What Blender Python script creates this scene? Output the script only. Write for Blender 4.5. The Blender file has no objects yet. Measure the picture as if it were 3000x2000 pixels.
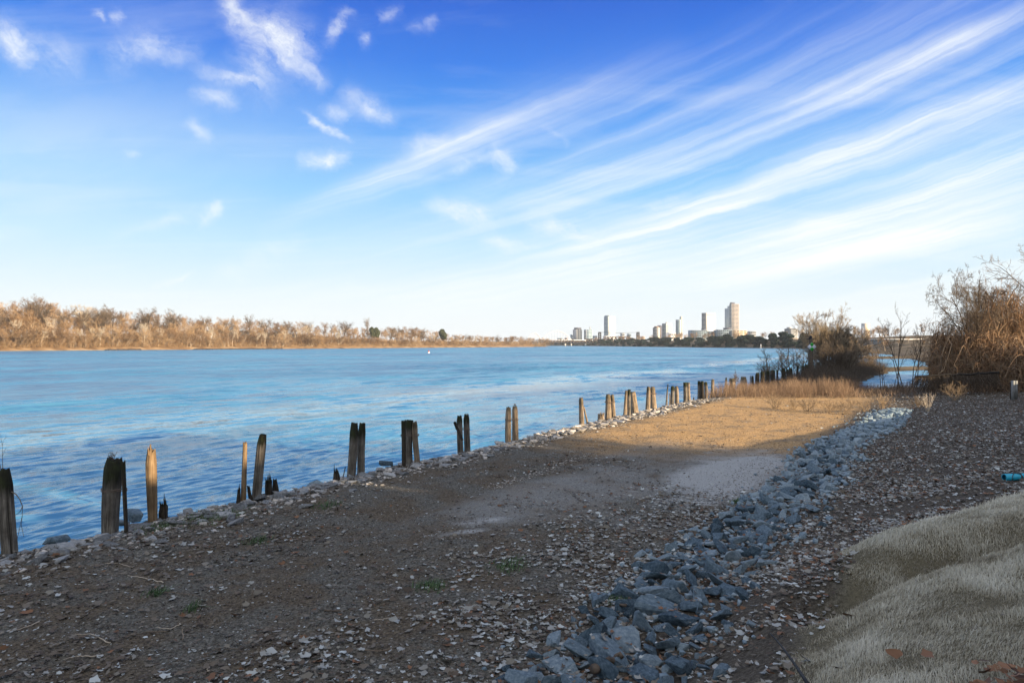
import bpy, bmesh, math
import numpy as np
from mathutils import Vector, Matrix

rng = np.random.default_rng(11)
SC = bpy.context.scene
COL = SC.collection
FPX, CAMZ, HV = 2000.0, 4.0, 1008.0          # focal length and horizon of the photograph in its own pixels
SUN_AZ, SUN_EL = math.radians(121.5), math.radians(16.0)
SDX, SDY = math.sin(SUN_AZ), math.cos(SUN_AZ)

# ------------------------------------------------------------------ helpers
def tag(o, label=None, cat=None, group=None, kind=None):
    if label: o['label'] = label
    if cat: o['category'] = cat
    if group: o['group'] = group
    if kind: o['kind'] = kind
    return o

def npmesh(name, V, faces, mat=None, smooth=False, attrs=None):
    me = bpy.data.meshes.new(name)
    V = np.asarray(V, dtype=np.float32).reshape(-1, 3)
    if not isinstance(faces, (list, tuple)): faces = [faces]
    faces = [np.asarray(f, dtype=np.int32) for f in faces if len(f)]
    loops = np.concatenate([f.ravel() for f in faces])
    tot = np.concatenate([np.full(len(f), f.shape[1], np.int32) for f in faces])
    st = np.concatenate([[0], np.cumsum(tot)[:-1]]).astype(np.int32)
    me.vertices.add(len(V)); me.vertices.foreach_set('co', V.ravel())
    me.loops.add(len(loops)); me.loops.foreach_set('vertex_index', loops)
    me.polygons.add(len(tot)); me.polygons.foreach_set('loop_start', st)
    if smooth: me.polygons.foreach_set('use_smooth', np.ones(len(tot), dtype=bool))
    if attrs:
        for k, a in attrs.items():
            at = me.attributes.new(k, 'FLOAT', 'POINT')
            at.data.foreach_set('value', np.asarray(a, dtype=np.float32).ravel())
    me.update(calc_edges=True)
    if mat: me.materials.append(mat)
    return me

def obj(name, me, parent=None, loc=None):
    o = bpy.data.objects.new(name, me); COL.objects.link(o)
    if parent is not None: o.parent = parent
    if loc is not None: o.location = loc
    return o

def thing(name, label, cat, loc=(0, 0, 0), rz=0, group=None):
    o = bpy.data.objects.new(name, None); COL.objects.link(o)
    o.location = loc; o.rotation_euler = (0, 0, rz)
    o.empty_display_size = .2
    return tag(o, label, cat, group)

def cat_parts(parts):
    """join (V, faces-list) pieces"""
    Vs, Fs, off = [], {}, 0
    for V, fl in parts:
        V = np.asarray(V, dtype=np.float32).reshape(-1, 3)
        for f in (fl if isinstance(fl, (list, tuple)) else [fl]):
            f = np.asarray(f, dtype=np.int32)
            if len(f): Fs.setdefault(f.shape[1], []).append(f + off)
        Vs.append(V); off += len(V)
    return np.concatenate(Vs), [np.concatenate(v) for v in Fs.values()]

def box(x0, x1, y0, y1, z0, z1):
    V = [(x0, y0, z0), (x1, y0, z0), (x1, y1, z0), (x0, y1, z0), (x0, y0, z1), (x1, y0, z1), (x1, y1, z1), (x0, y1, z1)]
    return np.array(V, float), [np.array([(0, 3, 2, 1), (4, 5, 6, 7), (0, 1, 5, 4), (1, 2, 6, 5), (2, 3, 7, 6), (3, 0, 4, 7)])]

def tubes(Pt, R, k=3, cap=False):
    """Pt (N,S,3) polylines, R (N,S) radii -> one mesh"""
    Pt = np.asarray(Pt, float); R = np.asarray(R, float)
    N, S, _ = Pt.shape
    T = np.gradient(Pt, axis=1); T /= np.linalg.norm(T, axis=2, keepdims=True) + 1e-9
    ref = np.where(np.abs(T[:, :1, 2:3]) > .8, np.array([1., 0, 0]), np.array([0, 0, 1.]))
    A = np.cross(T, np.broadcast_to(ref, T.shape)); A /= np.linalg.norm(A, axis=2, keepdims=True) + 1e-9
    B = np.cross(T, A)
    th = np.arange(k) / k * 2 * math.pi
    V = Pt[:, :, None, :] + R[:, :, None, None] * (A[:, :, None, :] * np.cos(th)[None, None, :, None] + B[:, :, None, :] * np.sin(th)[None, None, :, None])
    idx = np.arange(N * S * k).reshape(N, S, k)
    a = idx[:, :-1, :]; b = np.roll(a, -1, axis=2); c = idx[:, 1:, :]; d = np.roll(c, -1, axis=2)
    Fq = np.stack([a, b, d, c], axis=-1).reshape(-1, 4)
    fl = [Fq]
    if cap:
        if k == 4:
            fl = [np.concatenate([Fq, idx[:, 0, ::-1], idx[:, -1, :]])]
        else:
            fl.append(np.concatenate([idx[:, 0, ::-1], idx[:, -1, :]]))
    return V.reshape(-1, 3), fl

def hsh(ix, iy, seed):
    n = (ix.astype(np.int64) * 374761393 + iy.astype(np.int64) * 668265263 + seed * 974634777) & 0x7fffffff
    n = ((n ^ (n >> 13)) * 1274126177) & 0x7fffffff
    n = n ^ (n >> 16)
    return (n & 0xffff) / 65535.0

def vnoise(x, y, seed=0):
    x = np.asarray(x, float); y = np.asarray(y, float)
    ix = np.floor(x); iy = np.floor(y); fx = x - ix; fy = y - iy
    fx = fx * fx * (3 - 2 * fx); fy = fy * fy * (3 - 2 * fy)
    a = hsh(ix, iy, seed); b = hsh(ix + 1, iy, seed); c = hsh(ix, iy + 1, seed); d = hsh(ix + 1, iy + 1, seed)
    return (a + (b - a) * fx) * (1 - fy) + (c + (d - c) * fx) * fy

def fbm(x, y, seed=0, oct=4):
    s = 0; a = .5; t = 0
    for i in range(oct):
        s = s + a * vnoise(x, y, seed + i * 17); t += a; a *= .5
        x = np.asarray(x) * 2.03 + 7.1; y = np.asarray(y) * 2.03 + 3.7
    return s / t - .5

def sst(a, b, x):
    t = np.clip((x - a) / (b - a), 0, 1); return t * t * (3 - 2 * t)

# ------------------------------------------------------------------ materials
def nodes_of(name):
    m = bpy.data.materials.new(name); m.use_nodes = True
    nt = m.node_tree
    return m, nt, nt.nodes['Principled BSDF']

def ramp(nt, stops, fac=None):
    r = nt.nodes.new('ShaderNodeValToRGB'); e = r.color_ramp.elements
    while len(e) < len(stops): e.new(.5)
    for el, (p, c) in zip(e, stops):
        el.position = p; el.color = (*c, 1) if len(c) == 3 else c
    if fac is not None: nt.links.new(fac, r.inputs['Fac'])
    return r

def noise(nt, scale, detail=5, rough=.6, vec=None, dist=0):
    n = nt.nodes.new('ShaderNodeTexNoise'); n.inputs['Scale'].default_value = scale
    n.inputs['Detail'].default_value = detail; n.inputs['Roughness'].default_value = rough; n.inputs['Distortion'].default_value = dist
    if vec is not None: nt.links.new(vec, n.inputs['Vector'])
    return n

def math_(nt, op, a, b=None, c=None, clamp=False):
    n = nt.nodes.new('ShaderNodeMath'); n.operation = op; n.use_clamp = clamp
    for i, v in enumerate((a, b, c)):
        if v is None: continue
        if isinstance(v, (int, float)): n.inputs[i].default_value = v
        else: nt.links.new(v, n.inputs[i])
    return n.outputs[0]

def mixc(nt, fac, a, b, mode='MIX'):
    n = nt.nodes.new('ShaderNodeMix'); n.data_type = 'RGBA'; n.blend_type = mode
    for i, v in ((0, fac), (6, a), (7, b)):
        if isinstance(v, (int, float)): n.inputs[i].default_value = v
        elif isinstance(v, tuple): n.inputs[i].default_value = (*v, 1) if len(v) == 3 else v
        else: nt.links.new(v, n.inputs[i])
    return n.outputs[2]

def attr(nt, name):
    a = nt.nodes.new('ShaderNodeAttribute'); a.attribute_name = name
    return a.outputs['Fac']

def MAT(name, stops, scale=5, rough=.85, bump=0, bscale=None, stretch=None, use='noise', rand=0, spec=.3, detail=6, geo='Object'):
    m, nt, p = nodes_of(name)
    tc = nt.nodes.new('ShaderNodeTexCoord'); vec = tc.outputs[geo]
    if stretch:
        mp = nt.nodes.new('ShaderNodeMapping'); mp.inputs['Scale'].default_value = stretch
        nt.links.new(vec, mp.inputs['Vector']); vec = mp.outputs[0]
    n = noise(nt, scale, detail, .62, vec)
    fac = n.outputs['Fac']
    if use == 'rnd':
        a = attr(nt, 'rnd'); fac = a
    elif use == 'both':
        a = attr(nt, 'rnd'); fac = math_(nt, 'ADD', math_(nt, 'MULTIPLY', a, .65), math_(nt, 'MULTIPLY', fac, .35))
    if rand:
        oi = nt.nodes.new('ShaderNodeObjectInfo')
        fac = math_(nt, 'ADD', fac, math_(nt, 'MULTIPLY', math_(nt, 'SUBTRACT', oi.outputs['Random'], .5), rand), clamp=True)
    r = ramp(nt, stops, fac)
    nt.links.new(r.outputs[0], p.inputs['Base Color'])
    p.inputs['Roughness'].default_value = rough; p.inputs['Specular IOR Level'].default_value = spec
    if bump:
        b = nt.nodes.new('ShaderNodeBump'); b.inputs['Strength'].default_value = bump; b.inputs['Distance'].default_value = .03
        n2 = noise(nt, bscale or scale * 3, 6, .7, vec)
        nt.links.new(n2.outputs['Fac'], b.inputs['Height']); nt.links.new(b.outputs[0], p.inputs['Normal'])
    return m

M = {}
M['bark_far'] = MAT('bark_tan', [(.25, (.16, .115, .075)), (.75, (.48, .39, .29))], 2, rand=.7)
M['twig_far'] = MAT('twigs_tan', [(.2, (.13, .075, .036)), (.5, (.29, .18, .092)), (.85, (.47, .33, .19))], .3, rand=.75)
M['bark_pale'] = MAT('bark_sycamore_white', [(.3, (.34, .28, .21)), (.7, (.60, .53, .43))], 1.5)
M['bark_dark'] = MAT('bark_grey_brown', [(.3, (.05, .038, .028)), (.7, (.15, .115, .085))], 8, bump=.3)
M['twig_dark'] = MAT('twigs_grey_brown', [(.3, (.09, .07, .052)), (.7, (.24, .185, .13))], 3, rand=.4)
M['twig_gold'] = MAT('twigs_golden', [(.3, (.16, .12, .08)), (.7, (.42, .31, .19))], 2, rand=.3)
M['twig_pale'] = MAT('twigs_pale_gold', [(.3, (.22, .175, .12)), (.7, (.50, .40, .27))], 2, rand=.3)
M['vine'] = MAT('dry_vines', [(.15, (.08, .048, .03)), (.5, (.29, .175, .095)), (.9, (.56, .42, .28))], 4, use='both')
M['reed'] = MAT('dry_reed', [(.1, (.065, .045, .034)), (.55, (.215, .145, .097)), (.95, (.42, .31, .215))], 4, use='both')
M['green_dark'] = MAT('evergreen_leaf', [(.3, (.012, .03, .028)), (.7, (.035, .065, .05))], 1, rand=.5, use='noise')
M['green'] = MAT('weed_leaf', [(.2, (.035, .075, .03)), (.8, (.10, .16, .07))], 4, use='rnd')
M['pine'] = MAT('pine_needles', [(.3, (.045, .06, .03)), (.7, (.12, .135, .07))], 1)
M['rip'] = MAT('blue_grey_rock', [(.22, (.045, .08, .11)), (.5, (.14, .205, .255)), (.8, (.31, .385, .43))], 5, rough=.8, bump=.9, bscale=28, rand=.45, spec=.3)
M['slab'] = MAT('pale_limestone', [(.2, (.09, .095, .095)), (.55, (.23, .24, .245)), (.85, (.42, .425, .42))], 4, rough=.9, bump=.6, bscale=20, rand=.5)
M['gravel'] = MAT('grey_gravel', [(.1, (.15, .14, .13)), (.6, (.36, .34, .31)), (.95, (.55, .51, .46))], 6, use='rnd')
M['leaf'] = MAT('dead_leaf', [(0, (.045, .035, .028)), (.2, (.105, .082, .062)), (.42, (.19, .172, .14)), (.66, (.32, .335, .325)), (.86, (.52, .565, .56)), (.9, (.12, .066, .038)), (1, (.21, .11, .06))], 14, use='rnd', rough=.8)
M['leaf_brown'] = MAT('brown_oak_leaf', [(0, (.06, .03, .018)), (.5, (.16, .08, .042)), (1, (.27, .145, .08))], 14, use='rnd', rough=.7)
M['grass'] = MAT('dormant_grass', [(0, (.11, .092, .062)), (.4, (.33, .305, .23)), (.75, (.52, .50, .41)), (1, (.68, .67, .58))], 1.2, use='both')
M['wire'] = MAT('rusty_wire', [(.3, (.09, .06, .045)), (.7, (.22, .17, .13))], 20, rough=.6)
M['concrete'] = MAT('concrete', [(.3, (.34, .33, .31)), (.7, (.5, .48, .45))], 1)

def wood_mat(name, dark, mid, light, top_dark=.75):
    m, nt, p = nodes_of(name)
    tc = nt.nodes.new('ShaderNodeTexCoord')
    mp = nt.nodes.new('ShaderNodeMapping'); mp.inputs['Scale'].default_value = (1, 1, .045)
    nt.links.new(tc.outputs['Object'], mp.inputs['Vector'])
    oi = nt.nodes.new('ShaderNodeObjectInfo')
    ad = nt.nodes.new('ShaderNodeVectorMath'); ad.operation = 'ADD'
    nt.links.new(mp.outputs[0], ad.inputs[0]); nt.links.new(oi.outputs['Random'], ad.inputs[1])
    n1 = noise(nt, 42, 6, .65, ad.outputs[0]); n2 = noise(nt, 5, 4, .6, tc.outputs['Object'])
    f = math_(nt, 'ADD', math_(nt, 'MULTIPLY', n1.outputs['Fac'], .75), math_(nt, 'MULTIPLY', n2.outputs['Fac'], .3))
    c = ramp(nt, [(.34, dark), (.52, mid), (.72, light)], f).outputs[0]
    t = attr(nt, 'topw'); g = attr(nt, 'groove')
    tf = math_(nt, 'MULTIPLY', math_(nt, 'ADD', math_(nt, 'MULTIPLY', t, 1.15), math_(nt, 'MULTIPLY', math_(nt, 'SUBTRACT', n1.outputs['Fac'], .5), 1.9)), top_dark, clamp=True)
    tf = math_(nt, 'MULTIPLY', tf, math_(nt, 'GREATER_THAN', t, .01))
    moss = ramp(nt, [(.4, (.018, .016, .012)), (.65, (.035, .042, .018))], n2.outputs['Fac']).outputs[0]
    c = mixc(nt, tf, c, moss); c = mixc(nt, math_(nt, 'MULTIPLY', g, .85), c, (.012, .010, .008))
    nt.links.new(c, p.inputs['Base Color']); p.inputs['Roughness'].default_value = .88; p.inputs['Specular IOR Level'].default_value = .2
    b = nt.nodes.new('ShaderNodeBump'); b.inputs['Strength'].default_value = .9; b.inputs['Distance'].default_value = .02
    nt.links.new(n1.outputs['Fac'], b.inputs['Height']); nt.links.new(b.outputs[0], p.inputs['Normal'])
    return m
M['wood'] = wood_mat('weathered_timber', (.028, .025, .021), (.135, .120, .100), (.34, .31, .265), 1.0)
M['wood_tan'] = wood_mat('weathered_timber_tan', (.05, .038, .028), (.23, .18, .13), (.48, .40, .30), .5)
M['wood_gold'] = wood_mat('broken_timber_sunlit_ochre', (.07, .045, .025), (.20, .135, .075), (.38, .28, .17), .15)  # ochre tone carries the warm sun on two posts in its colour
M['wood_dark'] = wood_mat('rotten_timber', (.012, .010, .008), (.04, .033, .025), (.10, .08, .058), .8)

def flat(name, c, rough=.7, spec=.3, var=.12, scale=1.0):
    d = tuple(max(0, x * (1 - var)) for x in c); l = tuple(min(1, x * (1 + var)) for x in c)
    return MAT(name, [(.3, d), (.7, l)], scale, rough=rough, spec=spec)

# ------------------------------------------------------------------ terrain height
def bank_ds(x, y):
    x = np.asarray(x, float); y = np.asarray(y, float)
    return (x + 8) * .844 - (y - 10.6) * .537, x * .537 + y * .844

def seg_sd(x, y, ax, ay, bx, by, w):
    dx, dy = bx - ax, by - ay; L2 = dx * dx + dy * dy
    t = np.clip(((x - ax) * dx + (y - ay) * dy) / L2, 0, 1)
    return w - np.hypot(x - ax - t * dx, y - ay - t * dy)

DG_S, DG_D = [-60, 8.8, 12.7, 15, 23, 30, 45], [11.45, 11.5, 13.3, 13.9, 14.9, 17.5, 24]
def xr_bank(y): return np.interp(y, [55, 150, 250, 364, 450, 533, 615, 727, 890, 1300, 1600, 1760, 2600], [34, 91, 140, 182, 215, 240, 246, 238, 226, 190, 160, 60, -60])
def xl_bank(y): return np.interp(y, [-600, 400, 1000, 1500, 1750, 3000], [-850, -300, 30, 66, 40, -60])

def height(x, y, detail=True):
    x = np.asarray(x, float); y = np.asarray(y, float)
    d, s = bank_ds(x, y)
    wob = (vnoise(s * .5, s * 0, 3) - .5) * .35
    d = d + wob
    dg = np.interp(s, DG_S, DG_D)
    z = np.interp(d, [-60, -8, -1.3, -.7, -.25, .15, 1.4, 4.5, 7.5, 8.8, 9.5, 10.3], [-4, -2, -.6, 0, .6, .72, .82, .84, .85, .88, .94, 1.0])
    t = np.clip((d - 10.3) / np.maximum(dg - 10.3, .2), 0, 1)
    z = z + .62 * t
    g = np.clip(d - dg, 0, None)
    z = z + np.interp(g, [0, .35, .9, 1.6, 3, 8, 60], [0, .22, .45, .62, .75, .95, 1.6])
    # gully between the two lobes of grass
    gul = np.exp(-((y - 6.55 - (x - 3.2) * .10) / .42) ** 2) * sst(2.4, 3.1, x) * (1 - sst(5.0, 7.5, x))
    z = z - .34 * gul
    # hill to the right, out of frame
    p = x * SDX + y * SDY; q = -x * SDY + y * SDX
    a = .9 + .115 * np.maximum(q, 0) * 1.05
    hill = np.interp(q, [-40, 10, 19, 21.5, 32, 41, 46, 60], [4.3, 4.3, 4.35, 4.05, 3.15, 2.95, 1.8, 1.2])
    z = np.where(p > a - .5, np.maximum(z, z * (1 - sst(a, 6.2, p)) + hill * sst(a, 6.2, p)), z)
    # flat shelf: low, soft undulations and ruts
    z = z + sst(1.0, 2.5, d) * (1 - sst(9, 11, d)) * (.10 * fbm(x * .33, y * .33, 5, 3))
    z = z - .07 * np.exp(-((d - 3.9) / .45) ** 2) * sst(-5, 1, s - 10) * (1 - sst(18, 22, s))
    # cap by the shape of the land (spit, backwater, far shore of the cove)
    w2 = fbm(x * .11, y * .11, 9, 3) * 3
    rs = x - .60 * y - 1.0 + w2
    near = np.minimum(53 - y + w2 * .6, 1e9)
    spit = np.minimum(5.4 - d + w2, 112 - s)
    hook = seg_sd(x, y, 50, 99, 66, 110, 2.6) + w2 * .3
    bar = seg_sd(x, y, 100, 190, 155, 205, 5) + w2 * .6
    land = np.maximum.reduce([near, spit, hook, bar, rs * .8])
    cap = np.interp(land, [-8, -1.2, 0, 1.2, 4, 12, 30], [-2.5, -.6, .0, .35, .75, 2.2, 9])
    zn = np.where((d > -1) | (hook > 0) | (bar > 0), np.minimum(np.where((hook > -1) | (bar > -1), np.maximum(z, .6), z), cap), z)
    zn = np.where(y > 230, -3, zn)
    # far banks
    dl = (xl_bank(y) - x) * .88
    bl = fbm(x * .03, y * .03, 21, 3) * 7
    zl = np.interp(dl + bl, [-40, 0, 2.5, 7, 25, 70, 200, 1500], [-3, 0, .9, 1.9, 2.8, 5, 7, 14])
    bluff = 13 * np.exp(-(((x + 330) / 150) ** 2 + ((y - 780) / 120) ** 2))
    zl = np.where(dl > 15, zl + bluff, zl)
    dr = x - xr_bank(y) + bl * .6
    zr = np.interp(dr, [-40, 0, 5, 22, 45, 400, 2500], [-3, 0, 2.0, 7.5, 9.5, 11, 16])
    zr = np.where(y > 120, zr * np.interp(y, [0, 300, 430], [.35, .35, 1]), -3)
    zc = np.interp(y - 1750 + bl, [-40, 0, 8, 40, 400], [-3, 0, 3, 10, 13])
    z = np.maximum.reduce([zn, zl, zr, zc])
    if detail:
        r = np.hypot(x, y); nz = (r < 60)
        z = z + np.where(nz, .035 * fbm(x * 2.2, y * 2.2, 31, 4) + .018 * fbm(x * 11, y * 11, 41, 3), 0)
    return z

# ------------------------------------------------------------------ ground sheet
def polar(rs, th):
    R, T = np.meshgrid(rs, th, indexing='ij')
    X = R * np.sin(T); Y = R * np.cos(T)
    n, m = R.shape; idx = np.arange(n * m).reshape(n, m)
    Fq = np.stack([idx[:-1, :-1], idx[1:, :-1], idx[1:, 1:], idx[:-1, 1:]], -1).reshape(-1, 4)
    return X.ravel(), Y.ravel(), Fq[:, ::-1], (n, m)

th = np.concatenate([np.linspace(-180, -46, 60, endpoint=False), np.linspace(-46, 46, 900, endpoint=False), np.linspace(46, 180, 61)]) * math.pi / 180
rs = np.concatenate([np.geomspace(.6, 2.8, 12, endpoint=False), np.geomspace(2.8, 60, 640, endpoint=False), np.geomspace(60, 3300, 300)])
gx, gy, gF, _ = polar(rs, th)
gz = height(gx, gy)
d, s = bank_ds(gx, gy); dg = np.interp(s, DG_S, DG_D)
rr = np.hypot(gx, gy)
a_grass = sst(-.15, .25, d - dg + .5 * fbm(gx * 1.3, gy * 1.3, 51, 3)) * (rr < 80)
a_leaf = sst(8.4, 10.2, d + .8 * fbm(gx * .8, gy * .8, 52, 3)) * (1 - a_grass) * (rr < 80)
def blob(cx, cy, rx, ry, ang, k=1.0):
    ca, sa = math.cos(ang), math.sin(ang)
    u = ((gx - cx) * ca + (gy - cy) * sa) / rx; v = (-(gx - cx) * sa + (gy - cy) * ca) / ry
    return np.exp(-(u * u + v * v)) * k
a_pale = np.maximum.reduce([blob(5.5, 16.5, 2.9, 1.15, .98, 1.7), blob(-.5, 12.2, .8, .22, .4, .5), blob(-.75, 11.4, .4, .13, .3, .55), blob(4.2, 14.9, 1.2, .5, .9, .35)])
a_pale = np.clip(a_pale * 1.6 + 1.4 * fbm(gx * 1.6, gy * 2.6, 53, 4) - .15, 0, 1) * (a_pale > .04)
a_pale = np.maximum(a_pale, .38 * sst(3.6, 5.0, d) * (1 - sst(7.4, 8.6, d)) * sst(8, 11, s) * (1 - sst(19, 23, s)) * sst(-.25, .2, fbm(gx * .7, gy * .7, 56, 4)))
a_tan = sst(17.0, 22.5, s + 2.5 * fbm(gx * .4, gy * .4, 54, 3)) * sst(1.0, 2.2, d) * (1 - sst(8.2, 9.8, d)) * (rr < 60)  # dry tan ground, also brightened in colour over the sunlit strip
a_mud = (1 - sst(-.1, .5, gz)) * (rr < 300)
dlf = (xl_bank(gy) - gx) * .88
a_clay = ((dlf > -6) & (dlf < 26) & (rr > 300)) * 1.0
a_far = (rr > 75) * (1 - a_clay)

mg, nt, p = nodes_of('river_bank_soil')
tc = nt.nodes.new('ShaderNodeTexCoord'); vec = tc.outputs['Object']
n_f = noise(nt, 26, 7, .72, vec); n_m = noise(nt, 1.1, 6, .62, vec); n_x = noise(nt, 120, 4, .7, vec)
f0 = math_(nt, 'ADD', math_(nt, 'MULTIPLY', n_f.outputs['Fac'], .65), math_(nt, 'MULTIPLY', n_x.outputs['Fac'], .35))
dirt_a = ramp(nt, [(.36, (.018, .017, .014)), (.46, (.078, .074, .061)), (.56, (.165, .157, .132)), (.66, (.32, .31, .275))], f0).outputs[0]
dirt_b = ramp(nt, [(.36, (.018, .014, .009)), (.47, (.086, .069, .047)), (.58, (.165, .135, .097)), (.69, (.29, .245, .19))], f0).outputs[0]
c = mixc(nt, ramp(nt, [(.44, (0, 0, 0)), (.56, (1, 1, 1))], n_m.outputs['Fac']).outputs[0], dirt_a, dirt_b)
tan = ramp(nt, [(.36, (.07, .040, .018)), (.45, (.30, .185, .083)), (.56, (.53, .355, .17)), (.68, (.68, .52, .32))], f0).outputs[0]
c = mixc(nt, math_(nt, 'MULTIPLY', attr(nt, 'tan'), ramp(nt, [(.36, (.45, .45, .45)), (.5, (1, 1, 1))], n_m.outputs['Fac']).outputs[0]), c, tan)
pale = ramp(nt, [(.3, (.19, .19, .18)), (.55, (.37, .38, .37)), (.75, (.52, .535, .53))], f0).outputs[0]
c = mixc(nt, attr(nt, 'pale'), c, pale)
lf = ramp(nt, [(.36, (.022, .018, .013)), (.5, (.075, .063, .048)), (.64, (.17, .15, .12))], f0).outputs[0]
c = mixc(nt, attr(nt, 'leafy'), c, lf)
gr = ramp(nt, [(.35, (.06, .052, .032)), (.6, (.16, .14, .09))], f0).outputs[0]
c = mixc(nt, attr(nt, 'grassy'), c, gr)
n_c = noise(nt, .09, 5, .6, vec)
clay = ramp(nt, [(.36, (.15, .09, .045)), (.5, (.31, .20, .105)), (.64, (.42, .31, .19))], n_c.outputs['Fac']).outputs[0]
c = mixc(nt, attr(nt, 'clay'), c, clay)
far = ramp(nt, [(.36, (.06, .05, .032)), (.64, (.19, .145, .09))], n_c.outputs['Fac']).outputs[0]
c = mixc(nt, attr(nt, 'far'), c, far)
c = mixc(nt, math_(nt, 'MULTIPLY', attr(nt, 'mud'), .8), c, (.04, .033, .026))
nt.links.new(c, p.inputs['Base Color']); p.inputs['Roughness'].default_value = .95; p.inputs['Specular IOR Level'].default_value = .15
b = nt.nodes.new('ShaderNodeBump'); b.inputs['Strength'].default_value = .8; b.inputs['Distance'].default_value = .03
nt.links.new(f0, b.inputs['Height']); nt.links.new(b.outputs[0], p.inputs['Normal'])
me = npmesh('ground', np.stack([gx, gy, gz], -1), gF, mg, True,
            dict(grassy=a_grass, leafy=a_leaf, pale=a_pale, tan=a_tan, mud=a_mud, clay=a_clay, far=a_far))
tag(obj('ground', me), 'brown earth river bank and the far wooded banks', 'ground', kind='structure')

# ------------------------------------------------------------------ river
vth = np.linspace(-50, 52, 1150) * math.pi / 180
vr = np.concatenate([np.linspace(.52, .006, 900, endpoint=False), np.geomspace(.006, .00125, 70)])
wx, wy, wF, shp = polar(CAMZ / vr, vth)
wr = np.hypot(wx, wy)
cell = np.maximum(np.gradient((CAMZ / vr))[:, None] * np.ones((1, shp[1])), (CAMZ / vr)[:, None] * (vth[1] - vth[0])).ravel()
wz = np.zeros_like(wx)
patch = .72 + .9 * fbm(wx * .035 + .02 * wy, wy * .03, 61, 3)
for i in range(64):
    lam = .12 * (.75 / .12) ** rng.random() if i < 52 else .9 * (2.6 / .9) ** rng.random()
    ang = math.radians(148) + rng.normal(0, .34)          # crests roughly along the bank
    k = 2 * math.pi / lam
    amp = (.0085 if i < 52 else .0045) * lam ** .95 * (.6 + .8 * rng.random())
    ph = rng.random() * 6.28
    w = np.clip((lam / (2.6 * cell)) - .6, 0, 1)
    phase = k * (wx * math.cos(ang) + wy * math.sin(ang)) + ph
    sn = np.sin(phase)
    wz += amp * w * (sn + .22 * np.cos(2 * phase)) * (.55 + .9 * vnoise(wx * .22 / max(lam, .5) + i, wy * .22 / max(lam, .5), 70 + i))
wz *= patch
mw, nt, p = nodes_of('river_water')
tc = nt.nodes.new('ShaderNodeTexCoord')
mp = nt.nodes.new('ShaderNodeMapping'); mp.inputs['Scale'].default_value = (1, 1, 1); mp.inputs['Rotation'].default_value = (0, 0, math.radians(-57))
nt.links.new(tc.outputs['Object'], mp.inputs['Vector'])
st = nt.nodes.new('ShaderNodeMapping'); st.inputs['Scale'].default_value = (.35, 1, 1); nt.links.new(mp.outputs[0], st.inputs['Vector'])
n1 = noise(nt, 4.5, 3, .6, st.outputs[0]); n2 = noise(nt, .9, 3, .55, st.outputs[0])
big = nt.nodes.new('ShaderNodeMapping'); big.inputs['Scale'].default_value = (.006, .03, 1); big.inputs['Rotation'].default_value = (0, 0, math.radians(-16)); nt.links.new(tc.outputs['Object'], big.inputs['Vector'])
n3 = noise(nt, 1, 4, .55, big.outputs[0], .6)
def centred(n, k):
    v = nt.nodes.new('ShaderNodeVectorMath'); v.operation = 'SUBTRACT'; v.inputs[1].default_value = (.5, .5, .5); nt.links.new(n.outputs['Color'], v.inputs[0])
    sc = nt.nodes.new('ShaderNodeVectorMath'); sc.operation = 'SCALE'; nt.links.new(v.outputs[0], sc.inputs[0])
    if isinstance(k, float): sc.inputs['Scale'].default_value = k
    else: nt.links.new(k, sc.inputs['Scale'])
    return sc.outputs[0]
amp = nt.nodes.new('ShaderNodeMapRange'); nt.links.new(n3.outputs['Fac'], amp.inputs[0])
for i, v in ((1, .36), (2, .64), (3, .28), (4, 1.0)): amp.inputs[i].default_value = v
dist = nt.nodes.new('ShaderNodeVectorMath'); dist.operation = 'LENGTH'; nt.links.new(tc.outputs['Object'], dist.inputs[0])
fd = nt.nodes.new('ShaderNodeMapRange'); nt.links.new(dist.outputs['Value'], fd.inputs[0])
for i, v in ((1, 12.), (2, 110.), (3, .22), (4, 1.0)): fd.inputs[i].default_value = v
# a calm lane drifting down the middle of the river
sx_ = nt.nodes.new('ShaderNodeSeparateXYZ'); nt.links.new(tc.outputs['Object'], sx_.inputs[0])
wob_ = noise(nt, .035, 4, .6, tc.outputs['Object'])
lane = math_(nt, 'ADD', math_(nt, 'SUBTRACT', math_(nt, 'MULTIPLY', math_(nt, 'ADD', sx_.outputs[0], 8.6), .866), math_(nt, 'MULTIPLY', math_(nt, 'SUBTRACT', sx_.outputs[1], 49.0), .5)), math_(nt, 'MULTIPLY', math_(nt, 'SUBTRACT', wob_.outputs['Fac'], .5), 18))
lq = math_(nt, 'DIVIDE', lane, 4.5); calm = math_(nt, 'EXPONENT', math_(nt, 'MULTIPLY', math_(nt, 'MULTIPLY', lq, lq), -1.0))
rest_ = math_(nt, 'SUBTRACT', 1.0, math_(nt, 'MULTIPLY', calm, .5))
kk = math_(nt, 'MULTIPLY', math_(nt, 'MULTIPLY', amp.outputs[0], fd.outputs[0]), rest_)
vs = nt.nodes.new('ShaderNodeVectorMath'); vs.operation = 'ADD'
nt.links.new(centred(n1, math_(nt, 'MULTIPLY', kk, 2.0)), vs.inputs[0]); nt.links.new(centred(n2, math_(nt, 'MULTIPLY', kk, .9)), vs.inputs[1])
s4 = nt.nodes.new('ShaderNodeMapping'); s4.inputs['Scale'].default_value = (.012, .02, 1); nt.links.new(mp.outputs[0], s4.inputs['Vector'])
n4 = noise(nt, 1, 12, .82, s4.outputs[0])
s5 = nt.nodes.new('ShaderNodeMapping'); s5.inputs['Scale'].default_value = (.30, .62, 1); nt.links.new(mp.outputs[0], s5.inputs['Vector'])
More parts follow.
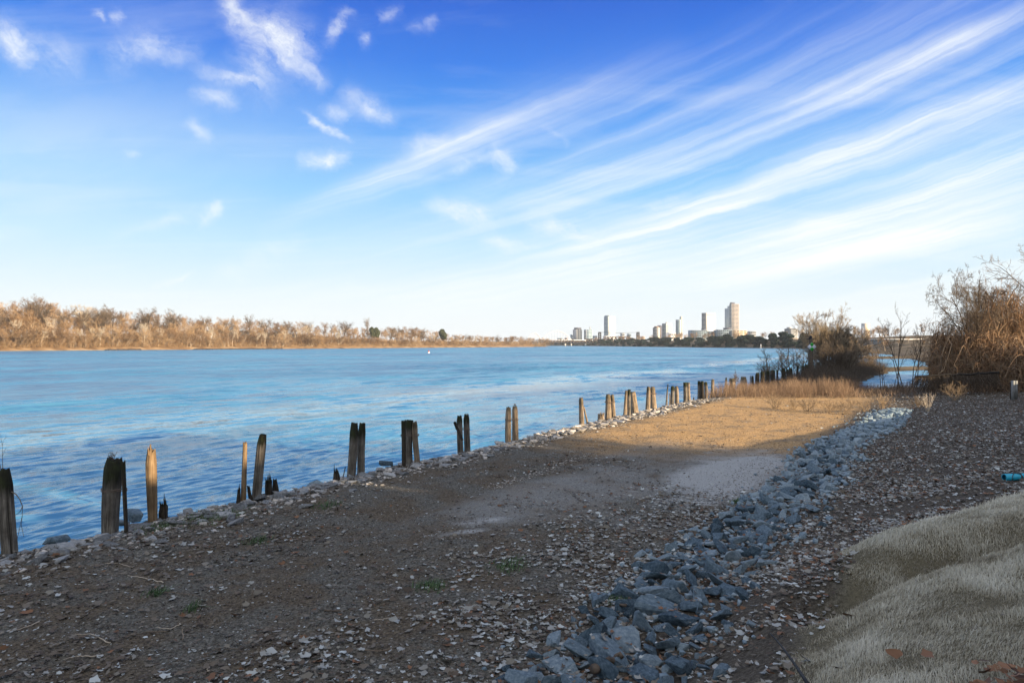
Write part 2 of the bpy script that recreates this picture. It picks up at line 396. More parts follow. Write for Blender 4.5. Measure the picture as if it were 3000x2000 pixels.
n5 = noise(nt, 1, 4, .6, s5.outputs[0]); s6 = nt.nodes.new('ShaderNodeMapping'); s6.inputs['Scale'].default_value = (.05, .11, 1); nt.links.new(mp.outputs[0], s6.inputs['Vector']); n6 = noise(nt, 1, 4, .6, s6.outputs[0])
fm = nt.nodes.new('ShaderNodeMapRange'); nt.links.new(dist.outputs['Value'], fm.inputs[0])
for i, v in ((1, 14.), (2, 45.), (3, .15), (4, 1.0)): fm.inputs[i].default_value = v
for nn, kx in ((n5, 1.5), (n6, 1.1)):
    v5 = nt.nodes.new('ShaderNodeVectorMath'); v5.operation = 'ADD'; nt.links.new(vs.outputs[0], v5.inputs[0]); nt.links.new(centred(nn, math_(nt, 'MULTIPLY', math_(nt, 'MULTIPLY', fm.outputs[0], rest_), kx)), v5.inputs[1]); vs = v5
v4 = nt.nodes.new('ShaderNodeVectorMath'); v4.operation = 'ADD'; nt.links.new(vs.outputs[0], v4.inputs[0]); nt.links.new(centred(n4, math_(nt, 'MULTIPLY', fd.outputs[0], 2.2)), v4.inputs[1]); vs = v4
fl = nt.nodes.new('ShaderNodeVectorMath'); fl.operation = 'MULTIPLY'; fl.inputs[1].default_value = (1, 1, 0); nt.links.new(vs.outputs[0], fl.inputs[0])
ge = nt.nodes.new('ShaderNodeNewGeometry')
ad = nt.nodes.new('ShaderNodeVectorMath'); ad.operation = 'ADD'; nt.links.new(fl.outputs[0], ad.inputs[0]); nt.links.new(ge.outputs['Normal'], ad.inputs[1])
no = nt.nodes.new('ShaderNodeVectorMath'); no.operation = 'NORMALIZE'; nt.links.new(ad.outputs[0], no.inputs[0])
nt.links.new(no.outputs[0], p.inputs['Normal'])
p.inputs['Base Color'].default_value = (.068, .23, .37, 1); rg = nt.nodes.new('ShaderNodeMapRange'); nt.links.new(dist.outputs['Value'], rg.inputs[0])
for i, v in ((1, 10.), (2, 90.), (3, .16), (4, .34)): rg.inputs[i].default_value = v
nt.links.new(math_(nt, 'MULTIPLY', math_(nt, 'MULTIPLY', rg.outputs[0], rest_), math_(nt, 'MULTIPLY_ADD', amp.outputs[0], .35, .78)), p.inputs['Roughness']); p.inputs['IOR'].default_value = 1.38
p.inputs['Specular IOR Level'].default_value = .5
me = npmesh('river', np.stack([wx, wy, wz], -1), wF, mw, True)
tag(obj('river', me), 'rippled blue river filling the middle of the view', 'water', kind='structure')

# ------------------------------------------------------------------ trees
def grow(r, start, dirn, length, rad, S, wig, up, taper=.35):
    N = len(start); Pt = np.zeros((N, S + 1, 3)); Pt[:, 0] = start; D = dirn.copy()
    for i in range(S):
        D = D + r.normal(0, wig, (N, 3)); D[:, 2] += up; D /= np.linalg.norm(D, axis=1, keepdims=True)
        Pt[:, i + 1] = Pt[:, i] + D * (length / S)[:, None]
    R = rad[:, None] * np.linspace(1, taper, S + 1)[None, :]
    return Pt, R

def spawn(r, Pt, R, length, m, ratio, ang, t0=.3, t1=1.0, rr=.62, minr=.004):
    N, S1, _ = Pt.shape
    t = r.uniform(t0, t1, (N, m)); f = t * (S1 - 1); i = np.minimum(f.astype(int), S1 - 2); w = f - i
    n = np.arange(N)[:, None]
    st = Pt[n, i] * (1 - w)[..., None] + Pt[n, i + 1] * w[..., None]
    T = Pt[n, i + 1] - Pt[n, i]; T /= np.linalg.norm(T, axis=2, keepdims=True) + 1e-9
    q = r.normal(0, 1, T.shape); q -= (q * T).sum(2, keepdims=True) * T; q /= np.linalg.norm(q, axis=2, keepdims=True) + 1e-9
    a = np.radians(r.normal(ang, ang * .28, (N, m)))[..., None]
    D = T * np.cos(a) + q * np.sin(a)
    L = length[:, None] * ratio * (1.15 - .55 * t) * r.uniform(.7, 1.25, (N, m))
    Rr = np.maximum((R[n, i] * (1 - w) + R[n, i + 1] * w) * rr, minr)
    return st.reshape(-1, 3), D.reshape(-1, 3), L.ravel(), Rr.ravel()

def bare_tree(seed, H=20., stems=1, rad=.28, lv=((9, .5, 48), (7, .5, 42), (6, .5, 40), (5, .5, 38)), up=.05, wig=.12, lean=.05, spread=.0, minr=.02, trunk_frac=.62, k4=3, t0=.34, flip=0):
    r = np.random.default_rng(seed)
    st = np.zeros((stems, 3)); st[:, :2] = r.normal(0, spread, (stems, 2)) if stems > 1 else 0
    D = np.zeros((stems, 3)); D[:, 2] = 1; D[:, :2] += r.normal(0, lean, (stems, 2)); D[:, 0] += flip
    D /= np.linalg.norm(D, axis=1, keepdims=True)
    L = H * trunk_frac * r.uniform(.8, 1.08, stems) if stems > 1 else np.array([H * trunk_frac])
    Rd = np.full(stems, rad) * (r.uniform(.6, 1.1, stems) if stems > 1 else 1)
    Pt, R = grow(r, st, D, L, Rd, 8, wig * .6, up * .6, .38)
    trunk = [tubes(Pt, R, 7)]; crown = []
    for li, (m, ratio, ang) in enumerate(lv):
        st, D, L, Rd = spawn(r, Pt, R, L, m, ratio, ang, t0 if li == 0 else .22, 1.0, .6, minr)
        Pt, R = grow(r, st, D, L, Rd, (6, 4, 3, 3)[min(li, 3)], wig * (1 + .25 * li), up, .4)
        (trunk if li == 0 else crown).append(tubes(Pt, R, (5, 4, 3, k4)[min(li, 3)]))
    tv, tf = cat_parts(trunk); cv, cf = cat_parts(crown)
    zt = max(tv[:, 2].max(), cv[:, 2].max()); f = H / zt
    return (tv * f, tf), (cv * f, cf)

def tree_protos(prefix, specs, tm, cm):
    out = []
    for sp in specs:
        (tv, tf), (cv, cf) = bare_tree(**sp)
        out.append((npmesh(prefix + '_trunk', tv, tf, tm, True), npmesh(prefix + '_crown', cv, cf, cm), sp.get('H', 20.)))
    return out

def put_tree(name, proto, x, y, z, h, rz, label, cat='tree', group=None, sx=1.0):
    t = thing(name, label, cat, (x, y, z), rz, group)
    k = h / proto[2]; t.scale = (k * sx, k * sx, k)
    obj('trunk', proto[0], t); obj('crown', proto[1], t)
    return t

FAR = tree_protos('far_tree', [
    dict(seed=1, lv=((12, .5, 42), (8, .55, 38), (6, .6, 32), (4, .65, 28)), minr=.0165, wig=.09),
    dict(seed=2, lv=((13, .42, 36), (8, .55, 36), (6, .6, 32), (4, .65, 28)), up=.07, minr=.0165, wig=.08),
    dict(seed=3, stems=2, spread=.5, lean=.14, lv=((9, .48, 40), (7, .55, 38), (6, .6, 34), (4, .65, 28)), minr=.0165, wig=.09),
    dict(seed=4, lv=((12, .52, 50), (8, .52, 42), (6, .58, 36), (4, .65, 30)), up=.04, wig=.13, minr=.0165),
    dict(seed=5, stems=3, spread=.6, lean=.2, lv=((8, .48, 38), (7, .55, 36), (6, .6, 32), (4, .65, 28)), minr=.0165, wig=.09),
], M['bark_far'], M['twig_far'])
FARBUSH = tree_protos('far_bush', [
    dict(seed=11, H=8, stems=7, rad=.09, spread=.8, lean=.35, lv=((9, .5, 40), (7, .5, 40), (6, .5, 40)), minr=.0165, trunk_frac=.8, t0=.1),
    dict(seed=12, H=8, stems=6, rad=.1, spread=.7, lean=.28, lv=((9, .55, 46), (8, .5, 40), (6, .5, 40)), minr=.0165, trunk_frac=.75, t0=.1),
    dict(seed=13, H=8, stems=9, rad=.08, spread=1.0, lean=.4, lv=((8, .5, 40), (7, .5, 44), (6, .5, 40)), minr=.0165, trunk_frac=.8, t0=.08),
], M['bark_far'], M['twig_far'])
FARDARK = [(a, b, h) for a, b, h in tree_protos('far_dark_tree', [
    dict(seed=21, rad=.34, lv=((10, .55, 48), (7, .52, 44), (6, .5, 42), (4, .5, 40)), minr=.016),
    dict(seed=22, rad=.34, stems=2, spread=.5, lean=.2, lv=((9, .5, 46), (7, .5, 42), (6, .5, 42), (4, .5, 40)), minr=.016)], M['bark_dark'], M['twig_dark'])]
FARPALE = tree_protos('sycamore', [
    dict(seed=31, rad=.36, lv=((10, .52, 44), (6, .5, 42), (5, .5, 40), (4, .45, 40)), minr=.035, wig=.15),
    dict(seed=32, rad=.4, flip=.5, lv=((9, .6, 42), (6, .5, 42), (5, .5, 40), (3, .45, 40)), minr=.035, wig=.16)], M['bark_pale'], M['bark_pale'])

TOPV = ([-100, 0, 60, 100, 150, 185, 215, 245, 290, 330, 375, 400, 440, 500, 540, 620, 700, 800, 900, 1000, 1040, 1080, 1130, 1200, 1250, 1320, 1400, 1500, 1560, 1620],
        [895, 892, 872, 868, 880, 905, 893, 902, 895, 893, 905, 918, 902, 905, 918, 925, 926, 932, 938, 940, 942, 950, 955, 953, 962, 974, 978, 980, 984, 988])
def left_pt(u, off):
    k = (u - 1500) / FPX; y = 520 / (.55 - k) * (1 + off); return k * y, y
GL = 'bare trees in the woods along the far left bank'
n_left = 0
def left_tree(u, off, vt, protos, name='bare_tree', label='bare tan winter tree among the dense woods on the far left bank', group=GL, sx=1.0):
    global n_left
    x, y = left_pt(u, off); z = float(height(x, y, False)) - .2
    h = CAMZ + (HV - vt) / FPX * y - z
    pr = protos[int(rng.integers(len(protos)))]
    n_left += 1
    return put_tree(name, pr, x, y, z, max(h, 2.5), rng.uniform(0, 6.28), label, 'tree', group, sx)

for u in np.arange(-60, 1600, 16.5):
    uu = u + rng.uniform(-7, 7); vt = float(np.interp(uu, *TOPV))
    # back row reaches the skyline
    left_tree(uu, rng.uniform(.13, .22), vt + rng.uniform(2, 16) * (1.0 if uu < 1200 else .4), FAR, sx=float(np.interp(uu, [700, 1500], [1.0, 1.9])))
for u in np.arange(-60, 1600, 15.5):
    uu = u + rng.uniform(-7, 7); vt = float(np.interp(uu, *TOPV))
    left_tree(uu, rng.uniform(.055, .11), vt + (HV - vt) * rng.uniform(.18, .45), FAR, sx=float(np.interp(uu, [700, 1500], [1.05, 1.9])))
for u in np.arange(-60, 1600, 14):
    uu = u + rng.uniform(-6, 6); vt = float(np.interp(uu, *TOPV))
    left_tree(uu, rng.uniform(.016, .04), vt + (HV - vt) * rng.uniform(.42, .72), FARBUSH, 'bare_bush',
              'bare tan bush in the thicket at the foot of the far left woods', 'bushes along the foot of the far left woods', float(np.interp(uu, [700, 1500], [1.2, 2.0])))
for i in range(22):
    uu = rng.uniform(-20, 1480); vt = float(np.interp(uu, *TOPV))
    left_tree(uu, rng.uniform(.018, .035), vt + (HV - vt) * rng.uniform(.3, .6), FARPALE[:1], label='slender white-barked tree at the front edge of the far left woods', group='white-barked trees at the front of the far left woods', sx=.7)
for i in range(26):
    uu = rng.uniform(-40, 1500); vt = float(np.interp(uu, *TOPV))
    left_tree(uu, rng.uniform(.05, .12), vt + (HV - vt) * rng.uniform(-.06, .2), FARDARK, label='grey-brown bare tree darker than the tan woods around it on the far left bank', group='darker bare trees in the far left woods', sx=float(np.interp(uu, [700, 1500], [.9, 1.5])))
# single trees one can tell apart
left_tree(110, .10, 862, [FAR[0]], label='tallest wide-crowned bare tree above the woods near the left edge', sx=1.2)
left_tree(222, .08, 893, [FARDARK[0]], label='thin bare tree above the gap left of the round-crowned tree on the far bank')
left_tree(258, .07, 890, [FARPALE[0]], label='round-crowned pale bare tree beside the big dark spreading tree on the far bank', sx=.9)
left_tree(322, .05, 889, [FARDARK[1]], label='big dark spreading bare tree standing over the gap in the left woods', sx=1.3)
left_tree(442, .06, 896, [FARDARK[0]], label='tall dark-trunked bare tree right of the gap in the left woods', sx=1.0)
left_tree(497, .07, 905, [FARDARK[1]], label='second tall dark bare tree right of the gap in the left woods')
left_tree(112, .022, 958, [FARPALE[1]], label='white-limbed leaning sycamore at the water side of the far left bank', sx=1.2)
left_tree(905, .03, 950, [FARPALE[0]], label='white-barked sycamore in front of the tan woods on the far bank')
left_tree(1000, .03, 965, [FARPALE[0]], label='pale twin-trunk sycamore on the far bank left of the dark evergreen')
left_tree(1392, .03, 984, [FARPALE[1]], label='small white sycamore on the far bank near the bridge')
left_tree(1078, .12, 928, [FARDARK[0]], label='lone dark snag sticking up over the far woods', sx=.7)
left_tree(735, .15, 917, [FARDARK[0]], label='forked dark snag rising above the middle of the far left woods', sx=.7)

def leaf_crown(seed, n, rx, ry, rz, cz, size, lobes=7):
    r = np.random.default_rng(seed)
    c = r.normal(0, 1, (lobes, 3)); c /= np.linalg.norm(c, axis=1, keepdims=True); c *= r.uniform(.35, .75, (lobes, 1))
    i = r.integers(0, lobes, n); v = r.normal(0, 1, (n, 3)); v /= np.linalg.norm(v, axis=1, keepdims=True)
    P_ = (c[i] + v * (r.uniform(.5, 1, (n, 1)) ** .4) * .48) * np.array([rx, ry, rz]) + np.array([0, 0, cz])
    a = r.normal(0, 1, (n, 3)); a /= np.linalg.norm(a, axis=1, keepdims=True)
    b2 = np.cross(a, r.normal(0, 1, (n, 3))); b2 /= np.linalg.norm(b2, axis=1, keepdims=True)
    sz = size * r.uniform(.6, 1.3, (n, 1))
    V = np.stack([P_ - a * sz, P_ + b2 * sz * .45, P_ + a * sz, P_ - b2 * sz * .45], 1).reshape(-1, 3)
    return V, [np.arange(n * 4).reshape(n, 4)]

def evergreen(seed, mat, rx=3, rz=4, n=5000, size=.38, H=10.):
    V, Fq = leaf_crown(seed, n, rx, rx, rz, H - rz, size)
    Pt = np.array([[[0, 0, -.3], [.1, 0, H * .3], [.0, .1, H * .6], [0, 0, H * .85]]]); R = np.array([[.22, .18, .12, .05]])
    tv, tf = tubes(Pt, R, 7)
    return (npmesh('evergreen_trunk', tv, tf, M['bark_dark'], True), npmesh('evergreen_crown', V, Fq, mat), H)
EV = [evergreen(41, M['pine']), evergreen(42, M['pine'], 3.6, 3.8)]
left_tree(1300, .06, 962, [EV[0]], 'evergreen_tree', 'round dark green evergreen in the far woods left of the bridge', None, .9)
left_tree(1096, .06, 954, [EV[1]], 'evergreen_tree', 'dull olive evergreen beside the lone snag on the far bank', None, .8)

# shaded far right bank: scrub and trees
SCR = [evergreen(51, M['green_dark'], 3.0, 3.6, 2600, .42, 8.), evergreen(52, M['green_dark'], 3.6, 3.4, 2600, .45, 8.), evergreen(53, M['green_dark'], 2.6, 3.8, 2400, .42, 8.)]
def right_pt(y, dr): return float(xr_bank(y)) + dr, y
ys = 535 * (1760 / 535) ** np.linspace(0, 1, 62)
for y in ys:
    for dr0, hh in ((3, 5.5), (11, 7.0), (22, 8.0)):
        yy = y * rng.uniform(.985, 1.015); x, yy = right_pt(yy, dr0 + rng.uniform(-4, 5)); z = float(height(x, yy, False)) - 1.2
        put_tree('scrub_tree', SCR[int(rng.integers(3))], x, yy, z, hh * rng.uniform(.75, 1.25), rng.uniform(0, 6.28),
                 'dark green scrub tree in the shaded thicket lining the far right bank', 'tree', 'scrub trees on the shaded right bank', 2.0)
for y in 480 * (1740 / 480) ** np.linspace(0, 1, 62):
    x, yy = right_pt(y * rng.uniform(.98, 1.02), rng.uniform(36, 75)); z = float(height(x, yy, False)) - .3
    put_tree('bare_tree', FAR[int(rng.integers(5))], x, yy, z, rng.uniform(7, 11) * (1.0 + .25 * (yy > 900)), rng.uniform(0, 6.28),
             'bare tan tree along the top of the far right bank below the city', 'tree', 'bare trees on top of the far right bank', 1.3)
# trees right of the cove and behind it
for i in range(46):
    u = rng.uniform(2380, 3050); y = rng.uniform(300, 520); x = (u - 1500) / FPX * y
    z = float(height(x, y, False)) - .2; v = np.interp(u, [2380, 2480, 2560, 2700, 3050], [980, 976, 976, 984, 975]) + rng.uniform(-2, 12)
    put_tree('bare_tree', FAR[int(rng.integers(5))], x, y, z, max(CAMZ + (HV - v) / FPX * y - z, 3), rng.uniform(0, 6.28),
             'bare brown tree behind the cove on the right side of the river', 'tree', 'bare trees behind the cove', 1.3)

# undergrowth that reads as one mass at the foot of the far left woods
n = 14000
u = rng.uniform(-60, 1600, n); off = rng.uniform(.010, .10, n); k = (u - 1500) / FPX; y = 520 / (.55 - k) * (1 + off); x = k * y
z = height(x, y, False); h = rng.uniform(1.6, 5.0, n)
st = np.stack([x, y, z - .2], -1); D = np.stack([rng.normal(0, .3, n), rng.normal(0, .3, n), np.ones(n)], -1)
Pt, R = grow(rng, st, D, h, np.full(n, .06), 3, .15, .05, .4)
st2, D2, L2, R2 = spawn(rng, Pt, R, h, 3, .5, 40, .2, 1, .7, .035)
Pt2, R2 = grow(rng, st2, D2, L2, R2, 2, .15, .05, .5)
V, Fq = cat_parts([tubes(Pt, R, 3), tubes(Pt2, R2, 3)])
tag(obj('undergrowth', npmesh('undergrowth', V, Fq, M['twig_far'])), 'tan undergrowth below the trees of the far left bank', 'undergrowth', kind='stuff')
# dark driftwood and rocks at the waterline of the left bank
n = 700
u = np.concatenate([rng.uniform(310, 410, 260), rng.uniform(570, 830, 440)]); k = (u - 1500) / FPX
y = 520 / (.55 - k) * (1 - rng.uniform(-.004, .012, n)); x = k * y
sz = rng.uniform(.25, .9, n)
bv = np.array([(-1, -1, -.5), (1, -1, -.5), (1, 1, -.5), (-1, 1, -.5), (-.6, -.6, .7), (.7, -.5, .5), (.5, .6, .8), (-.6, .5, .6)])
V = (bv[None] * (1 + rng.normal(0, .2, (n, 8, 3)))) * sz[:, None, None] * np.array([1.3, 1, .8]) + np.stack([x, y, np.full(n, .25)], -1)[:, None]
fq = np.array([(0, 3, 2, 1), (4, 5, 6, 7), (0, 1, 5, 4), (1, 2, 6, 5), (2, 3, 7, 6), (3, 0, 4, 7)])
tag(obj('shore_rubble', npmesh('shore_rubble', V.reshape(-1, 3), (fq[None] + (np.arange(n) * 8)[:, None, None]).reshape(-1, 4), flat('dark_rubble', (.07, .055, .045)))),
    'dark rubble along the waterline of the far left bank', 'rocks', kind='stuff')
n = 420
u = rng.uniform(2120, 2420, n); y = np.interp(u, [2120, 2150, 2300, 2420], [745, 727, 610, 520]) * rng.uniform(.985, 1.0, n); x = (u - 1500) / FPX * y
sz = rng.uniform(.3, .8, n)
V = (bv[None] * (1 + rng.normal(0, .2, (n, 8, 3)))) * sz[:, None, None] * np.array([1.2, 1, .8]) + np.stack([x, y, np.full(n, .3)], -1)[:, None]
tag(obj('shore_rocks', npmesh('shore_rocks', V.reshape(-1, 3), (fq[None] + (np.arange(n) * 8)[:, None, None]).reshape(-1, 4), M['slab'])),
    'pale rocks at the waterline of the far right bank', 'rocks', kind='stuff')

# ------------------------------------------------------------------ city
def colmat(name, c, **k): return flat(name, c, **k)
GLASS_D = MAT('window_glass_dark', [(.3, (.05, .07, .09)), (.7, (.09, .12, .15))], .2, rough=.25, spec=.5)
GLASS_B = MAT('window_glass_blue', [(.3, (.10, .17, .23)), (.7, (.17, .26, .33))], .2, rough=.2, spec=.5)
WALLS = dict(white=colmat('white_stone', (.80, .79, .77)), grey=colmat('grey_concrete_and_shade', (.36, .37, .38)), beige=colmat('beige_stone', (.62, .52, .42)),
             pink=colmat('pink_granite', (.56, .47, .41)), blue=colmat('blue_grey_panel_and_shade', (.22, .29, .35)), dark=colmat('dark_slate', (.09, .095, .125)),
             cream=colmat('cream_concrete', (.68, .56, .42)), glass=colmat('pale_glass_wall', (.45, .55, .62), rough=.3), brown=colmat('brown_brick', (.22, .15, .11)))

def tower(name, label, u0, us, u1, vt, dist, wall, left=None, ang=30, storey=4.2, win=GLASS_D, bands=True, vb=1000, wl=.48, cat='building', band_r=True, band_l=True, **_k):
    """rectangular building seen on its corner us; left face u0..us, right face us..u1"""
    a = math.radians(ang); cx = (us - 1500) / FPX * dist; m = dist / FPX
    zt = CAMZ + (HV - vt) * m; zb = CAMZ + (HV - vb) * m - 6
    k1 = (u1 - 1500) / FPX; k0 = (u0 - 1500) / FPX
    w1 = (k1 * dist - cx) / (math.cos(a) - k1 * math.sin(a)); w2 = (cx - k0 * dist) / (math.sin(a) + k0 * math.cos(a)) if math.sin(a) + k0 * math.cos(a) > .05 else 20
    w1 = max(w1, 2); w2 = min(max(w2, 2), 90)
    t = thing(name, label, cat, (cx, dist, zb), a)
    H = zt - zb
    V, Fq = box(0, w1, 0, w2, 0, H)
    obj('wall', npmesh('wall', V, Fq, WALLS[wall]), t)
    if left and left != wall:  # grey and blue left faces carry the shaded side in their colour
        V, Fq = box(-.25, -.01, .05, w2 - .05, 0, H - .2); obj('side_wall', npmesh('side_wall', V, Fq, WALLS[left]), t)
    if bands:
        ns = max(2, int(H / storey)); sh = H / ns
        Vr, Fr = box(w1 * .06, w1 * .94, -.45, -.02, 0, sh * (1 - wl) + .6); mr = npmesh('window_band', Vr, Fr, win)
        Vl, Fl = box(-.75, -.3, w2 * .06, w2 * .94, 0, sh * (1 - wl) + .6); ml = npmesh('window_band', Vl, Fl, win)
        for i in range(ns):
            if i * sh < H * .12: continue
            if band_r: obj('window_band', mr, t, (0, 0, i * sh + sh * .2))
            if band_l: obj('window_band', ml, t, (0, 0, i * sh + sh * .2))
    t['w1'] = w1; t['w2'] = w2; t['H'] = H
    return t
def roofbox(t, x0, x1, y0, y1, h, mat, name='roof_plant', z0=0):
    H, w1, w2 = t['H'], t['w1'], t['w2']
    V, Fq = box(w1 * x0, w1 * x1, w2 * y0, w2 * y1, H + z0 + .02, H + h)
    return obj(name, npmesh(name, V, Fq, WALLS[mat]), t)

D1 = 2250
b = tower('office_block', 'grey and dark office block beside the white arch bridge', 1678.4, 1692, 1705, 964.5, D1, 'dark', 'grey', 35, 4.5, band_l=False); roofbox(b, .05, .95, .1, .8, 6, 'dark')
b = tower('glass_building', 'blue-green glass building right of the dark office block', 1711, 1718, 1736, 965, D1, 'glass', 'white', 24, 4.2, GLASS_B); roofbox(b, .7, .8, .3, .5, 9, 'grey', 'mast')
b = tower('bank_tower', 'white and glass tower standing alone behind the lift bridge', 1769.5, 1783, 1802, 927, D1, 'white', 'glass', 33, 4.2, GLASS_B, band_r=False); roofbox(b, .02, .3, .1, .9, 4, 'blue')
b = tower('hotel_block', 'low grey building with small peaked roof room left of the dark slate block', 1912.5, 1927.7, 1933.8, 959, 2150, 'beige', 'grey', 50, 4.2, band_r=False); roofbox(b, .1, .9, .2, .8, 4, 'brown')
b = tower('slate_block', 'dark slate office block between two paler ones', 1926, 1934, 1943, 952.7, 2350, 'dark', 'dark', 40, 5, bands=False)
b = tower('ribbed_tower', 'white ribbed office tower with blue shaded side', 1939.7, 1952.3, 1969, 947, 2250, 'white', 'blue', 38, 4.5, band_r=False, band_l=True)
H, w1 = b['H'], b['w1']
for i in range(5):
    V, Fq = box(w1 * (.12 + i * .18), w1 * (.19 + i * .18), -.4, -.02, H * .12, H * .94); obj('window_strip', npmesh('window_strip', V, Fq, GLASS_D), b)
roofbox(b, .2, .4, .2, .5, 4, 'grey')
b = tower('slim_tower', 'slim blue-grey tower with a notched top', 1979.7, 1992.7, 1995, 936, 2200, 'white', 'blue', 60, 4.2, GLASS_B, band_r=False)
b = tower('slim_slab', 'thin dark slab rising behind the slim notched tower', 1991, 1997, 1999.5, 927, 2260, 'beige', 'blue', 55, 5, bands=False)
b = tower('white_tower', 'broad white office tower left of the tallest tower', 2055.6, 2070, 2095.7, 916, 2300, 'white', 'grey', 33, 4.2, band_r=False)
H, w1 = b['H'], b['w1']
for i in range(6):
    V, Fq = box(w1 * (.1 + i * .14), w1 * (.18 + i * .14), -.4, -.02, H - 8, H - 5); obj('window', npmesh('window', V, Fq, GLASS_D), b)
b = tower('tallest_tower', 'tallest tower of the skyline, pink granite with stepped shaded side', 2137, 2144, 2165.5, 889.5, 2300, 'pink', 'blue', 30, 4.3, wl=.5)
H, w1, w2 = b['H'], b['w1'], b['w2']
V, Fq = box(w1 * .1, w1 * .75, w2 + .02, w2 + 12, 0, H - 7); obj('setback', npmesh('setback', V, Fq, WALLS['blue']), b)  # setbacks coloured blue-grey as the shaded side of the pink tower
V, Fq = box(w1 * .1, w1 * .75, w2 + 12.04, w2 + 24, 0, H - 15); obj('setback', npmesh('setback', V, Fq, WALLS['blue']), b)
roofbox(b, .05, .5, .3, .9, 5, 'dark')
D2 = 1350
def long_block(name, label, u0, u1, vt, vb, dist, wall, nx, ny, win, vert=.5, cat='building', wname='window', depth=24, rot=0.0):
    m = dist / FPX; x0 = (u0 - 1500) * m; x1 = (u1 - 1500) * m; zt = CAMZ + (HV - vt) * m; zb = CAMZ + (HV - vb) * m
    t = thing(name, label, cat, (x0, dist, zb - 5), rot); W = x1 - x0; H = zt - zb + 5
    V, Fq = box(0, W, 0, depth, 0, H); obj('wall', npmesh('wall', V, Fq, WALLS[wall]), t)
    cw, ch = W / nx, (H - 5) / ny
    V, Fq = box(cw * .13, cw * .87, -.35, -.02, ch * .2, ch * (.25 + vert)); mw_ = npmesh(wname, V, Fq, win)
    for j in range(ny):
        for i in range(nx): obj(wname, mw_, t, (i * cw, 0, 5 + j * ch))
    t['w1'] = W; t['w2'] = depth; t['H'] = H
    return t
b = long_block('loft_building', 'blue-grey long low building at the left end of the block above the right bank', 2025, 2072, 967, 991, D2, 'blue', 9, 4, GLASS_D); roofbox(b, .75, 1.0, .2, .6, 3, 'dark')
b = long_block('link_building', 'lower blue-grey link between the two long blocks above the right bank', 2072.3, 2100, 970, 991, D2 + 6, 'blue', 5, 4, GLASS_D)
b = long_block('apartment_block', 'blue-grey long block joined to the cream parking deck', 2100.3, 2146, 965.5, 991, D2, 'blue', 8, 4, GLASS_D); roofbox(b, .55, 1.0, .2, .6, 4, 'dark')
b = long_block('parking_deck', 'cream sunlit parking deck with four rows of dark openings', 2146.5, 2192, 967, 990, D2 - 4, 'cream', 4, 4, flat('deck_opening_shade', (.05, .04, .035)), .45, wname='opening_shade', rot=.18)  # dark panels on the solid wall paint the shade of the openings
b = long_block('low_office', 'low grey building right of the cream parking deck', 2194, 2215, 970, 990, 1500, 'grey', 4, 3, GLASS_D)
b = tower('grey_office', 'grey and white mid-rise office above the trees between beacon and parking deck', 2298, 2320, 2337, 962, 1500, 'white', 'grey', 30, 4, vb=995); roofbox(b, .0, .4, .3, .7, 3, 'grey')
b = long_block('cream_hall', 'long low cream hall on the right bank left of the beacon', 2304, 2367, 990.5, 1004, 720, 'cream', 14, 2, GLASS_D, .4, depth=14, rot=.25)
b = tower('water_tower_block', 'narrow cream tower with a slot in its shaded side right of the bushy spit trees', 2523.6, 2536, 2548, 947, 900, 'cream', 'grey', 32, 5, bands=False, vb=1000)
H, w2 = b['H'], b['w2']
V, Fq = box(-.6, -.3, w2 * .45, w2 * .75, H * .2, H * .9); obj('slot', npmesh('slot', V, Fq, WALLS['white']), b)
t = thing('warehouse', 'long flat-roofed grey warehouse behind the cove', 'warehouse', ((2564 - 1500) / FPX * 380, 380, 2), .08)
V, Fq = box(0, 40, 0, 20, 0, 4.4); obj('wall', npmesh('wall', V, Fq, WALLS['blue']), t)
V, Fq = box(-1, 41, -1, 21, 4.42, 5.0); obj('roof', npmesh('roof', V, Fq, WALLS['white']), t)
for i in range(7):
    V, Fq = box(3 + i * 5.2, 5.6 + i * 5.2, -.15, -.02, .6, 3.2); obj('door', npmesh('door', V, Fq, WALLS['dark']), t)
# small town buildings behind the bridge
for (u0, u1, vt, dist, wl, lb) in ((1600, 1612, 993, 1900, 'grey', 'small grey house left of the arch bridge end'), (1634, 1648, 990, 2000, 'blue', 'flat blue-grey shed seen under the white arch'),
                                   (1656, 1663, 989, 2000, 'brown', 'small brown building under the right foot of the white arch'), (1820, 1830, 975, 2400, 'grey', 'small grey block right of the white and glass tower'),
                                   (1840, 1849, 977, 2400, 'blue', 'small blue block left of the right lift tower'), (1770, 1800, 983, 2150, 'white', 'white podium at the foot of the white and glass tower'),
                                   (1736.5, 1750, 983, 2300, 'glass', 'low glass building left of the left lift tower'), (1672, 1678, 979, 2300, 'glass', 'low pale building left of the dark office block'),
                                   (1880, 1890, 985, 2100, 'pink', 'small pink building at the right end of the lift bridge'), (1958, 1978, 974, 2100, 'white', 'low white building in front of the ribbed tower')):
    long_block('town_building', lb, u0, u1, vt, 1003, dist, wl, 4, 3, GLASS_D, .4)
for (u, vt, y, lb) in ((548, 967, 600, 'white house behind the bare trees of the left woods'), (612, 968, 640, 'long white shed half hidden in the left woods')):
    m = y / FPX; z = float(height((u - 1500) * m, y, False))
    t = thing('white_house', lb, 'house', ((u - 1500) * m, y, z), .3)
    hh = 4.6
    V, Fq = box(0, 11, 0, 7, -.5, hh); obj('wall', npmesh('wall', V, Fq, WALLS['white']), t)
    V = np.array([(-.4, -.4, hh + .02), (11.4, -.4, hh + .02), (11.4, 7.4, hh + .02), (-.4, 7.4, hh + .02), (-.4, 3.5, hh + 2.0), (11.4, 3.5, hh + 2.0)], float)
    obj('roof', npmesh('roof', V, [np.array([(0, 1, 5, 4), (2, 3, 4, 5)]), np.array([(1, 2, 5), (3, 0, 4)])], WALLS['grey']), t)

